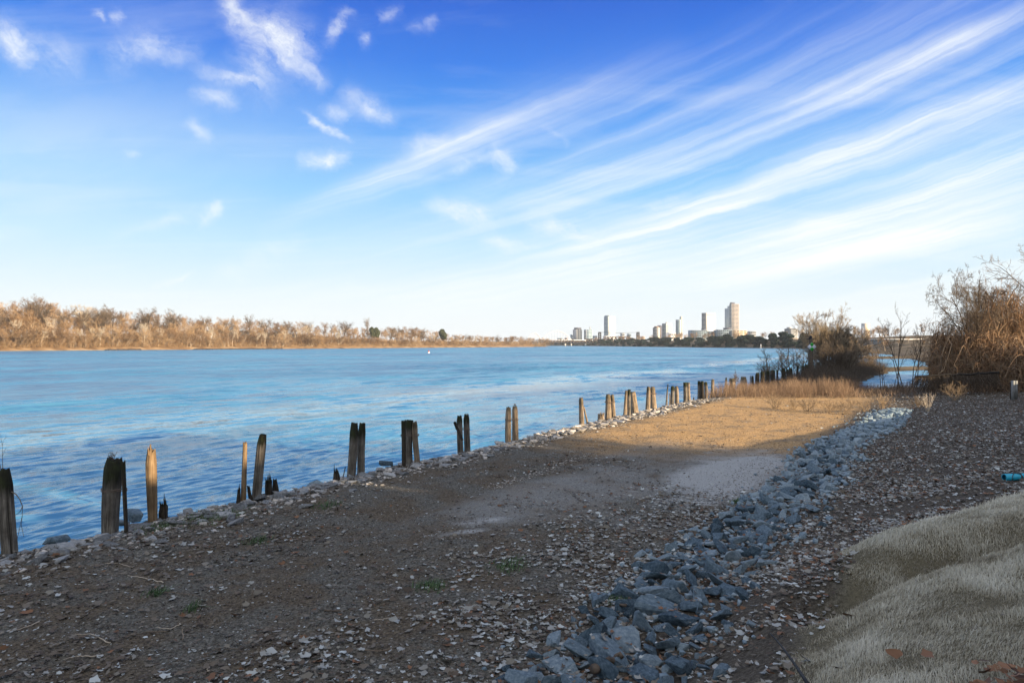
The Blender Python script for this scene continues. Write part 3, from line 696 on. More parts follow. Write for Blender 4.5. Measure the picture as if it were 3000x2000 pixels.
# ------------------------------------------------------------------ bridges
def bars(segs, r, k=4):
    Pt = np.array([[a, b_] for a, b_ in segs], float); return tubes(Pt, np.full((len(segs), 2), r), k, True)
YB = 1500; mb = YB / FPX
def B(u, v): return ((u - 1500) * mb, YB, CAMZ + (HV - v) * mb)
STEEL = flat('bridge_steel', (.13, .10, .09)); STEEL_D = flat('dark_steel', (.03, .03, .035)); WHITE = flat('white_steel', (.8, .8, .8))
t = thing('lift_bridge', 'old steel truss lift bridge crossing the river in front of the city', 'bridge', B(1590, 1013))
o0 = np.array(B(1590, 1013))
def part(name, segs, r, mat, parent, k=4):
    V, Fq = bars([(np.array(a) - o0, np.array(b_) - o0) for a, b_ in segs], r, k); return obj(name, npmesh(name, V, Fq, mat), parent)
def off(pt, dy): return (pt[0], pt[1] + dy, pt[2])
dk0, dk1 = B(1590, 1004.5), B(1893, 1004.5)
V, Fq = box(0, dk1[0] - dk0[0], -4, 4, dk0[2] - o0[2] - 1.1, dk0[2] - o0[2] + 1.1); obj('deck', npmesh('deck', V, Fq, STEEL_D), t)
def truss(u0, u1, n, vtop, nm):
    us = np.linspace(u0, u1, n + 1)
    for dy in (-4, 4):
        segs = []
        for i in range(n):
            a = off(B(us[i], 1003.5), dy); c2 = off(B(us[i + 1], 1003.5), dy); ma = off(B((us[i] + us[i + 1]) / 2, vtop((us[i] + us[i + 1]) / 2)), dy)
            segs += [(a, ma), (ma, c2)]
            if i: segs.append((off(B((us[i - 1] + us[i]) / 2, vtop((us[i - 1] + us[i]) / 2)), dy), ma))
        part(nm, segs, .8, STEEL, t)
truss(1592, 1716, 14, lambda u: 997.5, 'approach_span')
truss(1716, 1758, 4, lambda u: 993, 'side_truss')
truss(1764, 1866, 9, lambda u: 994 - 8 * (1 - ((u - 1815) / 51) ** 2), 'lift_span')
for uu in (1757, 1869):
    segs = []
    for dy in (-4, 4):
        for du in (-4, 4):
            segs.append((off(B(uu + du, 1004), dy), off(B(uu + du * .8, 973), dy)))
        for j in range(5):
            v0 = 1003 - j * 6; segs += [(off(B(uu - 4, v0), dy), off(B(uu + 4, v0 - 6), dy)), (off(B(uu + 4, v0), dy), off(B(uu - 4, v0 - 6), dy))]
        segs.append((off(B(uu - 4, 973), dy), off(B(uu + 4, 973), dy)))
    part('lift_tower', segs, .55, STEEL_D, t)
part('cable', [(B(1757, 973), B(1813, 975.5)), (B(1813, 975.5), B(1869, 973))], .3, STEEL_D, t)
for (u0, u1) in ((1653, 1658), (1671, 1675), (1713, 1717), (1756, 1768), (1864, 1872)):
    a = B(u0, 1016); c2 = B(u1, 1005.3)
    V, Fq = box(a[0] - o0[0], c2[0] - o0[0], -4, 4, a[2] - o0[2], c2[2] - o0[2]); obj('pier', npmesh('pier', V, Fq, M['concrete']), t)
YA = 1900; ma_ = YA / FPX
def A(u, v): return np.array(((u - 1500) * ma_, YA, CAMZ + (HV - v) * ma_))
o0 = A(1570, 1010)
t = thing('arch_bridge', 'white twin-arch bridge upstream of the steel lift bridge', 'bridge', o0)
V, Fq = box(0, A(1735, 0)[0] - o0[0], -8, 8, A(0, 998)[2] - o0[2], A(0, 995)[2] - o0[2]); obj('deck', npmesh('deck', V, Fq, WHITE), t)
for (ua, ub, vt) in ((1587, 1674, 969), (1545, 1586, 975)):
    us = np.linspace(ua, ub, 22); vv = 996 - (996 - vt) * (1 - ((us - (ua + ub) / 2) / ((ub - ua) / 2)) ** 2)
    pts = np.stack([A(u_, v_) - o0 for u_, v_ in zip(us, vv)])
    for dy in (-7, 7):
        V, Fq = tubes((pts + np.array([0, dy, 0]))[None], np.full((1, 22), 1.0), 6); obj('arch', npmesh('arch', V, Fq, WHITE, True), t)
    for i in range(2, 20, 2):
        for dy in (-7, 7):
            V, Fq = bars([(pts[i] + np.array([0, dy, 0]), np.array([pts[i][0], dy, A(0, 995)[2] - o0[2]]))], .14)
            obj('hanger', npmesh('hanger', V, Fq, WHITE), t)
for uu in (1673, 1680, 1720):
    V, Fq = box(A(uu, 0)[0] - o0[0] - 2.5, A(uu, 0)[0] - o0[0] + 2.5, -7, 7, A(0, 1016)[2] - o0[2], A(0, 998.1)[2] - o0[2]); obj('pier', npmesh('pier', V, Fq, WHITE), t)

# buoy, white pole
t = thing('buoy', 'small red and white buoy floating far out on the river', 'buoy', ((1256 - 1500) / FPX * 307, 307, 0))
prof = [(.0, -.3), (.5, -.2), (.55, .25), (.3, .5), (.22, 1.1), (.0, 1.3)]
def lathe(prof, k=16):
    th_ = np.arange(k) / k * 2 * math.pi; V = np.array([[(r_ * math.cos(a), r_ * math.sin(a), z_) for a in th_] for r_, z_ in prof]).reshape(-1, 3)
    idx = np.arange(len(prof) * k).reshape(-1, k); a_ = idx[:-1]; c_ = idx[1:]
    return V, [np.stack([a_, np.roll(a_, -1, 1), np.roll(c_, -1, 1), c_], -1).reshape(-1, 4)]
V, Fq = lathe(prof[:4]); obj('float', npmesh('float', V, Fq, WHITE, True), t)
V, Fq = lathe([(.0, .495), (.3, .5), (.22, 1.1), (0, 1.3)]); obj('topmark', npmesh('topmark', V, Fq, flat('buoy_red', (.5, .05, .04)), True), t)
t = thing('white_pole', 'white marker pole at the waterline of the far right bank', 'pole', ((2229 - 1500) / FPX * 640, 640, .1))
V, Fq = lathe([(0, -1), (.35, -1), (.35, 3.6), (.2, 3.9), (0, 3.95)], 10); obj('shaft', npmesh('shaft', V, Fq, WHITE, True), t)

# ------------------------------------------------------------------ pilings
def piling_mesh(h, r0, r1, seed, chamfer=.12, cdir=None, jag=.02, cracks=5, k=44, rows=30, mat='wood', top_stain=.28, slant=0.0, splin=0, below=.7, bulge=0):
    r = np.random.default_rng(seed)
    th_ = np.arange(k) / k * 2 * math.pi
    t = np.concatenate([[-below / h], np.linspace(0, 1, rows)])
    T, A_ = np.meshgrid(t, th_, indexing='ij')
    rad = r0 + (r1 - r0) * np.clip(T, 0, 1) + bulge * r0 * np.sin(np.clip(T, 0, 1) * math.pi)
    rad = rad * (1 + .20 * (vnoise(np.cos(A_) * 1.3 + 5 + T * .8, np.sin(A_) * 1.3 + seed, seed) - .5) + .10 * (vnoise(A_ * 0 + np.cos(A_) * 6, np.sin(A_) * 6 + T * 1.0, seed + 1) - .5)
                 + .09 * (vnoise(np.cos(A_) * 14, np.sin(A_) * 14 + T * .6, seed + 3) - .5))
    groove = np.zeros_like(rad)
    for i in range(cracks):
        a0 = r.uniform(0, 6.28); w = r.uniform(.05, .11); ta, tb = r.uniform(-.5, .5), r.uniform(.5, 1.3)
        a1 = a0 + .10 * np.sin(T * 3 + i)
        dd = np.abs((A_ - a1 + math.pi) % (2 * math.pi) - math.pi)
        g = np.clip(1 - dd / w, 0, 1) * sst(ta, ta + .25, T) * (1 - sst(tb - .2, tb, T)); groove = np.maximum(groove, g)
    rad = rad * (1 - .26 * groove)
    if chamfer:
        tc_ = np.clip((T - (1 - chamfer)) / chamfer, 0, 1)
        shrink = .27 if cdir is None else .12 + .34 * (.5 + .5 * np.cos(A_ - cdir))
        rad = rad * (1 - shrink * tc_ ** 1.1)
    bx_, by_ = r.normal(0, .10, 2) * r0; X = rad * np.cos(A_) + bx_ * np.sin(np.clip(T, 0, 1) * 3.1); Y = rad * np.sin(A_) + by_ * np.sin(np.clip(T, 0, 1) * 3.1); Z = T * h
    topw = sst(1 - top_stain, 1 - top_stain * .4, T + .10 * (vnoise(A_ * 2.5, T * 0, seed + 9) - .5))
    jn = (vnoise(A_ * 3.2, A_ * 0, seed + 5) - .5) * 2 * jag + (vnoise(A_ * 9, A_ * 0, seed + 6) - .5) * jag
    up_ = np.clip((T - .6) / .4, 0, 1) ** 2
    Z = Z + up_ * (jn + slant * np.cos(A_))
    V = np.stack([X, Y, Z], -1).reshape(-1, 3); nr = len(t); idx = np.arange(nr * k).reshape(nr, k)
    a_ = idx[:-1]; c_ = idx[1:]
    Fq = np.stack([a_, np.roll(a_, -1, 1), np.roll(c_, -1, 1), c_], -1).reshape(-1, 4)
    # uneven top: two shrinking rings and a centre
    top = V[idx[-1]]; ctr = top.mean(0)
    ring = ctr + (top - ctr) * .6; ring[:, 2] -= r.uniform(.0, .035, k) + jag * .4
    cc = ctr.copy(); cc[2] -= .02 + jag * .6
    n0 = len(V); V = np.concatenate([V, ring, [cc]])
    i1 = np.arange(n0, n0 + k); ic = n0 + k
    Fq = np.concatenate([Fq, np.stack([idx[-1], np.roll(idx[-1], -1), np.roll(i1, -1), i1], -1)])
    Ft = np.stack([i1, np.roll(i1, -1), np.full(k, ic)], -1)
    tw = np.concatenate([topw.ravel(), np.full(k + 1, 1. if top_stain > .05 else 0.)]); gw = np.concatenate([groove.ravel(), np.zeros(k + 1)])
    faces = [Fq, Ft]; parts = [(V, faces)]
    ext = 0
    if splin:
        ps, rs_ = [], []
        for i in range(splin):
            a = r.uniform(0, 6.28); rr_ = r1 * r.uniform(.2, .85); hh = r.uniform(.04, .16) * (1.5 if i == 0 else 1)
            b0 = np.array([rr_ * math.cos(a), rr_ * math.sin(a), h - .08]); ps.append([b0, b0 + [0, 0, hh * .5], b0 + [r.normal(0, .01), 0, hh + .06]]); rs_.append([.018, .013, .003])
        sv, sf = tubes(np.array(ps), np.array(rs_), 4); parts.append((sv, sf)); ext = len(sv)
    V, faces = cat_parts(parts)
    return npmesh('piling', V, faces, M[mat], True, dict(topw=np.concatenate([tw, np.zeros(ext)]), groove=np.concatenate([gw, np.zeros(ext)])))

def line_y(u, dd=-.05): 
    k = (u - 1500) / FPX; return (12.44 + dd) / (.537 - .844 * k)
PIL = 'row of old timber pilings along the water edge'
def piling(ub, vb, ut, vt, wb, wt, label, name='wooden_piling', dd=-.05, **kw):
    y = line_y(ub, dd); m = y / FPX
    base = Vector(((ub - 1500) * m, y, CAMZ - (vb - HV) * m)); top = Vector(((ut - 1500) * m, y, CAMZ - (vt - HV) * m))
    ax = top - base; h = ax.length; seed = int(ub * 7 + vb) % 9973
    me = piling_mesh(h, wb * m / 2, wt * m / 2, seed, **kw)
    o = obj(name, me); o.location = base
    o.rotation_euler = Vector((0, 0, 1)).rotation_difference(ax.normalized()).to_euler()
    tag(o, label, 'piling' if name == 'wooden_piling' else 'stump', PIL if name == 'wooden_piling' else 'broken stumps between the pilings')
    return base, top

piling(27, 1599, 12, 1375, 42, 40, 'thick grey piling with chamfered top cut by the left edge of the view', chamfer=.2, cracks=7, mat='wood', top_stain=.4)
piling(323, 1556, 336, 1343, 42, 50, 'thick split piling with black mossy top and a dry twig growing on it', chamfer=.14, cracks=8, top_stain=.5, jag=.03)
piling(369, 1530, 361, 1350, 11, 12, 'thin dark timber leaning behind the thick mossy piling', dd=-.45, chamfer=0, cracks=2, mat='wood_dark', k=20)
piling(446, 1503, 441, 1318, 26, 28, 'ochre piling with broken splintered tip, second gap from the left', chamfer=.22, cdir=3.3, cracks=5, mat='wood_gold', jag=.04, splin=5, top_stain=.05, bulge=.08)
piling(479, 1499, 479, 1474, 24, 21, 'low rotten stump right of the ochre piling', 'piling_stump', chamfer=0, jag=.07, mat='wood_dark', splin=6)
piling(713, 1470, 718, 1296, 15, 12, 'slim ochre timber with ragged left edge beside a leaning piling', chamfer=0, cracks=3, mat='wood_gold', jag=.02, top_stain=.05, k=24)
piling(698, 1474, 700, 1434, 13, 8, 'black pointed stump at the left foot of the slim ochre timber', 'piling_stump', chamfer=0, jag=.08, mat='wood_dark', splin=4, k=20)
piling(735, 1464, 727, 1423, 11, 8, 'small black stump leaning left at the foot of the leaning piling', 'piling_stump', chamfer=0, jag=.05, mat='wood_dark', k=18)
piling(752, 1450, 769, 1273, 27, 26, 'tall grey-brown piling leaning to the right with a narrow top', chamfer=.16, cdir=2.8, cracks=4, mat='wood', top_stain=.2)
piling(788, 1455, 787, 1405, 19, 19, 'left half of the double rotten stump with tall splinters', 'piling_stump', chamfer=0, jag=.08, mat='wood_dark', splin=6)
piling(808, 1453, 805, 1404, 20, 14, 'right half of the double rotten stump with rounded top', 'piling_stump', chamfer=.5, jag=.03, mat='wood_dark')
piling(985, 1410, 984, 1380, 22, 14, 'rotten stump with one tall splinter left of the close pair of pilings', 'piling_stump', chamfer=.3, jag=.06, mat='wood_dark', splin=5)
piling(1006, 1393, 1012, 1367, 3, 2.5, 'thin grey stick leaning at the left foot of the close pair', 'wooden_stick', chamfer=0, cracks=0, k=8)
piling(1029, 1390, 1038, 1239, 25, 24, 'left piling of the close pair with dark chamfered tops', chamfer=.2, cracks=5, top_stain=.42)
piling(1058, 1377, 1062, 1239, 22, 21, 'right piling of the close pair with dark chamfered tops', chamfer=.22, cracks=5, top_stain=.4)
piling(1183, 1350, 1182, 1231, 13, 13, 'narrow dark left timber of the wired cluster of three', dd=-.3, chamfer=0, cracks=3, mat='wood_dark', k=24)
piling(1197, 1349, 1198, 1231, 24, 25, 'wide middle timber of the wired cluster of three', chamfer=0, cracks=6, jag=.02, top_stain=.3)
piling(1221, 1336, 1215, 1236, 17, 18, 'right timber of the wired cluster of three with orange broken top', dd=-.25, chamfer=.12, cracks=4, jag=.03, mat='wood_tan', top_stain=.2)
piling(1349, 1325, 1346, 1217.5, 18, 16.5, 'left piling of the wired pair with a broken board behind it', chamfer=.12, cracks=5)
piling(1343, 1262, 1332, 1236, 8, 9, 'broken board sticking out left behind the wired pair', 'broken_board', dd=-.3, chamfer=0, jag=.04, cracks=1, mat='wood_dark', k=16, below=.3)
piling(1369, 1321, 1366, 1214, 18.5, 17.5, 'right piling of the wired pair with a crown-like jagged top', chamfer=.12, jag=.05, cracks=5, splin=4)
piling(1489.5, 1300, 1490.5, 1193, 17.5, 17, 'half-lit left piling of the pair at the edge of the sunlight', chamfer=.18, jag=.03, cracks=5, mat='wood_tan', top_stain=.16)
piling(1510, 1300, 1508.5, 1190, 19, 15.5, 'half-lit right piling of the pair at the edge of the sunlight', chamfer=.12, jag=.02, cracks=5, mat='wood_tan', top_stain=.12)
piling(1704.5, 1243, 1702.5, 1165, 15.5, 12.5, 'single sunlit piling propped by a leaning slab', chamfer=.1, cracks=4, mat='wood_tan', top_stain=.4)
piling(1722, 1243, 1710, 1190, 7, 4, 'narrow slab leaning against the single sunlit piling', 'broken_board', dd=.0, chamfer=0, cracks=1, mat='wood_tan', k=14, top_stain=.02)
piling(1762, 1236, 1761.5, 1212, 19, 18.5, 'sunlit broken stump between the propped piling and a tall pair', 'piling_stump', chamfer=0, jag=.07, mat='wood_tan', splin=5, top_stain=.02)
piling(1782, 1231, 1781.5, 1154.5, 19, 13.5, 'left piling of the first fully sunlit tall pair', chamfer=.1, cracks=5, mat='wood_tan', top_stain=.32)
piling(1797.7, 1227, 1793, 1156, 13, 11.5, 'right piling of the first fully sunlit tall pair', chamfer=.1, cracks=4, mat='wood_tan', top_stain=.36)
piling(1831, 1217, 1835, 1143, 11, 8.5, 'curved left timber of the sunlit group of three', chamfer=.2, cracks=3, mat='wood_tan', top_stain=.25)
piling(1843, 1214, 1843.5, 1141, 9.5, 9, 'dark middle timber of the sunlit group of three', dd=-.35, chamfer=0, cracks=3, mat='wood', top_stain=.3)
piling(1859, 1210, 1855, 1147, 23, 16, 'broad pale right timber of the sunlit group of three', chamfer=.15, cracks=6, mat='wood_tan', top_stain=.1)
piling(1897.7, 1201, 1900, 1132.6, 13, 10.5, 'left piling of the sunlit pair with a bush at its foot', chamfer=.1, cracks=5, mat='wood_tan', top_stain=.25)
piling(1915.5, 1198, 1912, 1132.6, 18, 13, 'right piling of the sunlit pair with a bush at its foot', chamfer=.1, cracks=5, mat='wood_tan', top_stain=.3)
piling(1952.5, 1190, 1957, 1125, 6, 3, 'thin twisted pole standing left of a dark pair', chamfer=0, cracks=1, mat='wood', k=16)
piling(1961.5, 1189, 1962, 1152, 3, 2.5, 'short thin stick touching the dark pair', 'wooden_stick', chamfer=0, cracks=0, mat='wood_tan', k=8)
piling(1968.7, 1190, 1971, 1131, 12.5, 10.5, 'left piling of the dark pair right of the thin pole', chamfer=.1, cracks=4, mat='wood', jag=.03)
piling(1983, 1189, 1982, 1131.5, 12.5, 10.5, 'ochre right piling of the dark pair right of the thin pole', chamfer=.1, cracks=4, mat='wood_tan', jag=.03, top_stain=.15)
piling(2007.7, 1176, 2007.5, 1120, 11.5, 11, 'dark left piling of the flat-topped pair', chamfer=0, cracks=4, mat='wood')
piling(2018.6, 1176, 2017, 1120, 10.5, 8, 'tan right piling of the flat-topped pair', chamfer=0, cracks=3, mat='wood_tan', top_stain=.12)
piling(2033, 1175, 2032.5, 1163, 4, 3, 'tiny pointed stump between the flat-topped pair and the trio', 'piling_stump', chamfer=0, mat='wood_dark', k=12)
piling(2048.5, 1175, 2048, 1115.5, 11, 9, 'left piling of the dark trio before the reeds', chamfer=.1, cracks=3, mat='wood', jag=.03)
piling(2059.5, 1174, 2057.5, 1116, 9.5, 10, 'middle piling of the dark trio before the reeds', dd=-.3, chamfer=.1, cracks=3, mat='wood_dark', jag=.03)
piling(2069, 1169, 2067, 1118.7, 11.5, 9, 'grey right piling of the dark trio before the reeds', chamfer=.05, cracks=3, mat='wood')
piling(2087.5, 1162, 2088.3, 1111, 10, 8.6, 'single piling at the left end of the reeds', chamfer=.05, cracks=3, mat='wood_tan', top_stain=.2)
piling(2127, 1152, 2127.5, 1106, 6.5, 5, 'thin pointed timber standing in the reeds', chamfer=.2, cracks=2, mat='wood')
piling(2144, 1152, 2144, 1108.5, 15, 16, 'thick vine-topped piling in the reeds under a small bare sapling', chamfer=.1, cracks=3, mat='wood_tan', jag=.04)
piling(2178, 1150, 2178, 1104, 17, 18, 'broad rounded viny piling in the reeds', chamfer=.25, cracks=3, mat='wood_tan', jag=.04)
for i, (u0, u1, vt, lb) in enumerate(((2197, 2199.5, 1100.7, 'thin stick left of the first dark block in the far row'), (2200, 2208.4, 1101.6, 'first narrow dark block of the far row of pilings'), (2212.7, 2225.4, 1092, 'mossy round-shouldered block, second of the far row'),
      (2227, 2240, 1088, 'flat-topped dark block, third of the far row'), (2243, 2255, 1086, 'grey round-topped block left of a sapling trunk'), (2257.7, 2272, 1085.5, 'brown broad block right of a sapling trunk'),
      (2274, 2279, 1083.7, 'thin dark timber in the middle of the far row'), (2289, 2301, 1077.8, 'tall dark block after the gap in the far row'), (2303, 2309.6, 1081, 'low narrow block between two tall dark ones'),
      (2310, 2323, 1078.6, 'broad dark block left of the birch-like sapling'), (2335, 2340, 1071, 'narrow dark timber left of the beacon'), (2347, 2356, 1071, 'dark block beside the beacon, farther from it'),
      (2357, 2369, 1068.4, 'dark block touching the left side of the beacon pole'), (2390, 2402, 1062, 'dark stepped block right of the beacon pole'))):
    y = line_y((u0 + u1) / 2); vb = HV + 3.4 * FPX / y
    piling((u0 + u1) / 2, vb, (u0 + u1) / 2, vt, u1 - u0, (u1 - u0) * .92, lb, chamfer=.15, cracks=3, mat='wood_dark', jag=.05, k=24)

def wire_loop(ua, ub, v, label, depth=.5):
    y = line_y((ua + ub) / 2, -.12); m = y / FPX; cx = ((ua + ub) / 2 - 1500) * m; a = (ub - ua) / 2 * m + .012; z = CAMZ - (v - HV) * m
    th_ = np.linspace(0, 2 * math.pi, 41)
    e = 2.6
    X = cx + a * np.sign(np.cos(th_)) * np.abs(np.cos(th_)) ** (2 / e); Y = y - .05 + a * depth * np.sign(np.sin(th_)) * np.abs(np.sin(th_)) ** (2 / e)
    Z = z + .012 * np.sin(th_ * 3 + ua)
    parts = [tubes(np.stack([X, Y, Z], -1)[None], np.full((1, 41), .008), 5), tubes(np.stack([X * 1.0, Y, Z - .028], -1)[None], np.full((1, 41), .007), 5)]
    V, Fq = cat_parts(parts)
    tag(obj('wire_band', npmesh('wire_band', V, Fq, M['wire'], True)), label, 'wire', 'rusty wires tying pilings together')
wire_loop(306, 372, 1430, 'rusty wire tying the thick mossy piling to the thin timber behind it', .55)
wire_loop(1176, 1227, 1272, 'rusty wire round the cluster of three timbers', .42)
wire_loop(1336, 1376, 1254, 'rusty wire round the pair with the jagged top', .6)
wire_loop(1480.5, 1518, 1227, 'rusty wire round the pair at the edge of the sunlight', .6)
wire_loop(1772.5, 1801, 1176, 'rusty wire round the first fully sunlit tall pair', .6)
wire_loop(1893, 1922, 1152, 'rusty wire round the sunlit pair with a bush at its foot', .6)

def twig_plant(name, x, y, z, h, seed, label, cat, mat='twig_dark', stems=5, minr=.002, rad=.006, lv=((5, .5, 38), (4, .5, 36)), lean=.4):
    (tv, tf), (cv, cf) = bare_tree(seed, H=h, stems=stems, rad=rad, lv=lv, lean=lean, spread=.01, minr=minr, trunk_frac=.8, t0=.2)
    t = thing(name, label, cat, (x, y, z))
    obj('stem', npmesh('stem', tv, tf, M[mat], True), t); obj('twigs', npmesh('twigs', cv, cf, M[mat]), t)
    return t
def at(u, v, y): m = y / FPX; return (u - 1500) * m, y, CAMZ - (v - HV) * m
x, y, z = at(331, 1347, line_y(323)); twig_plant('dry_weed', x, y, z, .17, 3, 'small dry twig plant on top of the thick mossy piling', 'plant', lean=.7)
x, y, z = at(4, 1378, line_y(27)); twig_plant('dry_weed', x, y, z, .6, 4, 'tall thin dry stem on top of the piling at the left edge', 'plant', stems=2, lean=.12, lv=((3, .5, 30), (2, .5, 30)))
x, y, z = at(1510, 1193, line_y(1510)); twig_plant('dry_weed', x, y, z, .14, 5, 'tiny dry weed on top of the half-lit pair', 'plant')
x, y, z = at(2153, 1128, line_y(2144)); twig_plant('bare_sapling', x, y, z, 1.15, 6, 'small spreading bare sapling rooted beside the vine-topped piling', 'sapling', rad=.03, stems=3, lean=.55, minr=.006, lv=((6, .5, 40), (5, .5, 36), (3, .5, 36)))
# curling vine hanging from the left piling
yv = line_y(27); pts = [at(34, 1440, yv - .1), at(46, 1446, yv - .15), at(58, 1462, yv - .15), at(66, 1482, yv - .1), at(65, 1510, yv - .1), at(63, 1540, yv - .1), at(70, 1572, yv - .1)]
V, Fq = cat_parts([tubes(np.array(pts)[None], np.linspace(.009, .003, 7)[None], 5), tubes(np.array([at(66, 1482, yv - .1), at(60, 1496, yv - .1), at(52, 1503, yv - .05), at(45, 1508, yv)])[None], np.linspace(.006, .003, 4)[None], 5),
                   tubes(np.array([at(64, 1515, yv - .1), at(58, 1545, yv - .1), at(51, 1575, yv), at(49, 1600, yv)])[None], np.linspace(.004, .003, 4)[None], 5)])
tag(obj('hanging_vine', npmesh('hanging_vine', V, Fq, M['twig_dark'], True)), 'dry vine curling out from the piling at the left edge', 'vine')

# ------------------------------------------------------------------ rocks
def rock_mesh(name, seed, mat, flatz=.65, n=15):
    r = np.random.default_rng(seed); bm = bmesh.new()
    pts = r.uniform(-1, 1, (n, 3)); pts /= np.maximum(np.abs(pts).max(1, keepdims=True), .75) ** .6
    pts *= np.array([1, .72, flatz])
    for q in pts: bm.verts.new(q)
    bmesh.ops.convex_hull(bm, input=bm.verts)
    for v in [v for v in bm.verts if not v.link_faces]: bm.verts.remove(v)
    bmesh.ops.dissolve_limit(bm, angle_limit=.12, verts=bm.verts, edges=bm.edges)
    bmesh.ops.bevel(bm, geom=list(bm.edges), offset=.055, segments=2, affect='EDGES', profile=.6)
    bmesh.ops.triangulate(bm, faces=bm.faces)
    bmesh.ops.subdivide_edges(bm, edges=[e for e in bm.edges if e.calc_length() > .35], cuts=1)
    bmesh.ops.triangulate(bm, faces=bm.faces)
    for v in bm.verts: v.co += v.co.normalized() * float(r.normal(0, .014))
    bmesh.ops.recalc_face_normals(bm, faces=bm.faces)
    me = bpy.data.meshes.new(name); bm.to_mesh(me); bm.free(); me.materials.append(mat)
    me.polygons.foreach_set('use_smooth', np.zeros(len(me.polygons), dtype=bool))
    return me
RIP = [rock_mesh('riprap_rock', 100 + i, M['rip']) for i in range(14)]
SLB = [rock_mesh('flat_stone', 200 + i, M['slab'], .28, 13) for i in range(12)]
def stuff_rocks(protos, X, Y, Z, S, mat, name, label, flatten=1.0):
    parts, rn = [], []
    vs = [(np.array([v.co[:] for v in me.vertices]), np.array([pl.vertices[:] for pl in me.polygons])) for me in protos]
    for x, y, z, s_ in zip(X, Y, Z, S):
        V, Fq = vs[int(rng.integers(len(vs)))]
        a = rng.uniform(0, 6.28); ca, sa = math.cos(a), math.sin(a)
        W = V * s_ * np.array([1, 1, flatten]); W = np.stack([W[:, 0] * ca - W[:, 1] * sa, W[:, 0] * sa + W[:, 1] * ca, W[:, 2]], -1) + np.array([x, y, z])
        parts.append((W, [Fq])); rn.append(np.full(len(W), rng.random()))
    V, Fq = cat_parts(parts)
    return tag(obj(name, npmesh(name, V, Fq, mat, False, dict(rnd=np.concatenate(rn)))), label, 'rocks', kind='stuff')
def xy_of(d_, s_):  # inverse of bank_ds
    d0 = d_ - 8 * .844 - 10.6 * .537; return .844 * d0 + .537 * s_, -.537 * d0 + .844 * s_
# riprap strip
cand = []
for i in range(9000):
    s_ = 4.9 + 30 * rng.random() ** 1.25; ctr = 9.74 + .15 * math.sin(s_ * .5) + (.9 * max(0, s_ - 22) / 12)
    d_ = rng.normal(ctr, .36)
    if not (8.5 < d_ < 11.2): continue
    x, y = xy_of(d_, s_)
    sz = float(np.clip(rng.lognormal(-2.56, .55), .03, .195)) * (1 - .4 * min(1, abs(d_ - ctr) / 1.1))
    cand.append((x, y, sz))
acc = []
for x, y, sz in sorted(cand, key=lambda c_: -c_[2]):
    if all((x - a) ** 2 + (y - b_) ** 2 > (.80 * (sz + c_)) ** 2 for a, b_, c_ in acc): acc.append((x, y, sz))
acc.sort(key=lambda c_: -c_[2] / c_[1])
for i, (x, y, sz) in enumerate(acc[:290]):
    o = obj('riprap_rock', RIP[int(rng.integers(len(RIP)))])
    o.location = (x, y, float(height(x, y)) + sz * rng.uniform(.08, .36)); o.scale = (sz * 1.2, sz, sz * rng.uniform(.5, 1.0))
    o.rotation_euler = (rng.normal(0, .35), rng.normal(0, .35), rng.uniform(0, 6.28))
    tag(o, 'blue-grey angular rock in the riprap strip between dirt track and leafy slope', 'rock', 'riprap rocks along the foot of the slope')
rest = acc[290:]
X = np.array([c_[0] for c_ in rest]); Y = np.array([c_[1] for c_ in rest]); S_ = np.array([c_[2] for c_ in rest])
n = 420; ss = 4.2 + 30 * rng.random(n) ** 1.2; dd_ = rng.normal(9.8, .42, n); x2, y2 = xy_of(dd_, ss)
X = np.concatenate([X, x2]); Y = np.concatenate([Y, y2]); S_ = np.concatenate([S_, rng.uniform(.025, .075, n)])
stuff_rocks(RIP[:6], X, Y, height(X, Y) + S_ * .35, S_, M['rip'], 'small_riprap', 'small blue-grey stones filling the riprap strip')
# slabs and rubble of the water edge
cand = []
for i in range(2600):
    s_ = -2 + 36 * rng.random() ** 1.1; d_ = abs(rng.normal(.2, .68)) - .28 + .35 * rng.random()
    if d_ > 1.9: continue
    x, y = xy_of(d_, s_ + 4.6); sz = float(np.clip(rng.lognormal(-2.35, .5), .035, .19)); cand.append((x, y, sz))
acc = []
for x, y, sz in sorted(cand, key=lambda c_: -c_[2]):
    if all((x - a) ** 2 + (y - b_) ** 2 > (.55 * (sz + c_)) ** 2 for a, b_, c_ in acc): acc.append((x, y, sz))
acc.sort(key=lambda c_: -c_[2] / c_[1])
for i, (x, y, sz) in enumerate(acc[:230]):
    o = obj('flat_stone', SLB[int(rng.integers(len(SLB)))])
    o.location = (x, y, float(height(x, y)) + sz * rng.uniform(.0, .12)); o.scale = (sz, sz, sz * rng.uniform(.8, 1.5))
    o.rotation_euler = (rng.normal(0, .16), rng.normal(0, .16), rng.uniform(0, 6.28))
    tag(o, 'pale grey flat stone in the rubble along the piling row at the water edge', 'rock', 'flat stones along the water edge')
rest = acc[230:]
X = np.array([c_[0] for c_ in rest]); Y = np.array([c_[1] for c_ in rest]); S_ = np.array([c_[2] for c_ in rest])
n = 3600; ss = 1 + 40 * rng.random(n) ** 1.1; dd_ = rng.normal(.55, .55, n); x2, y2 = xy_of(dd_, ss)
n3 = 500; s3 = 12.5 + rng.random(n3) * 5.5; d3 = rng.normal(3.9, .13, n3) - (s3 - 12.5) * .05; x3, y3 = xy_of(d3, s3)
X = np.concatenate([X, x2, x3]); Y = np.concatenate([Y, y2, y3]); S_ = np.concatenate([S_, rng.uniform(.015, .075, n), rng.uniform(.012, .035, n3)])
GRAV = [rock_mesh('pebble', 300 + i, M['gravel'], .5, 9) for i in range(4)]
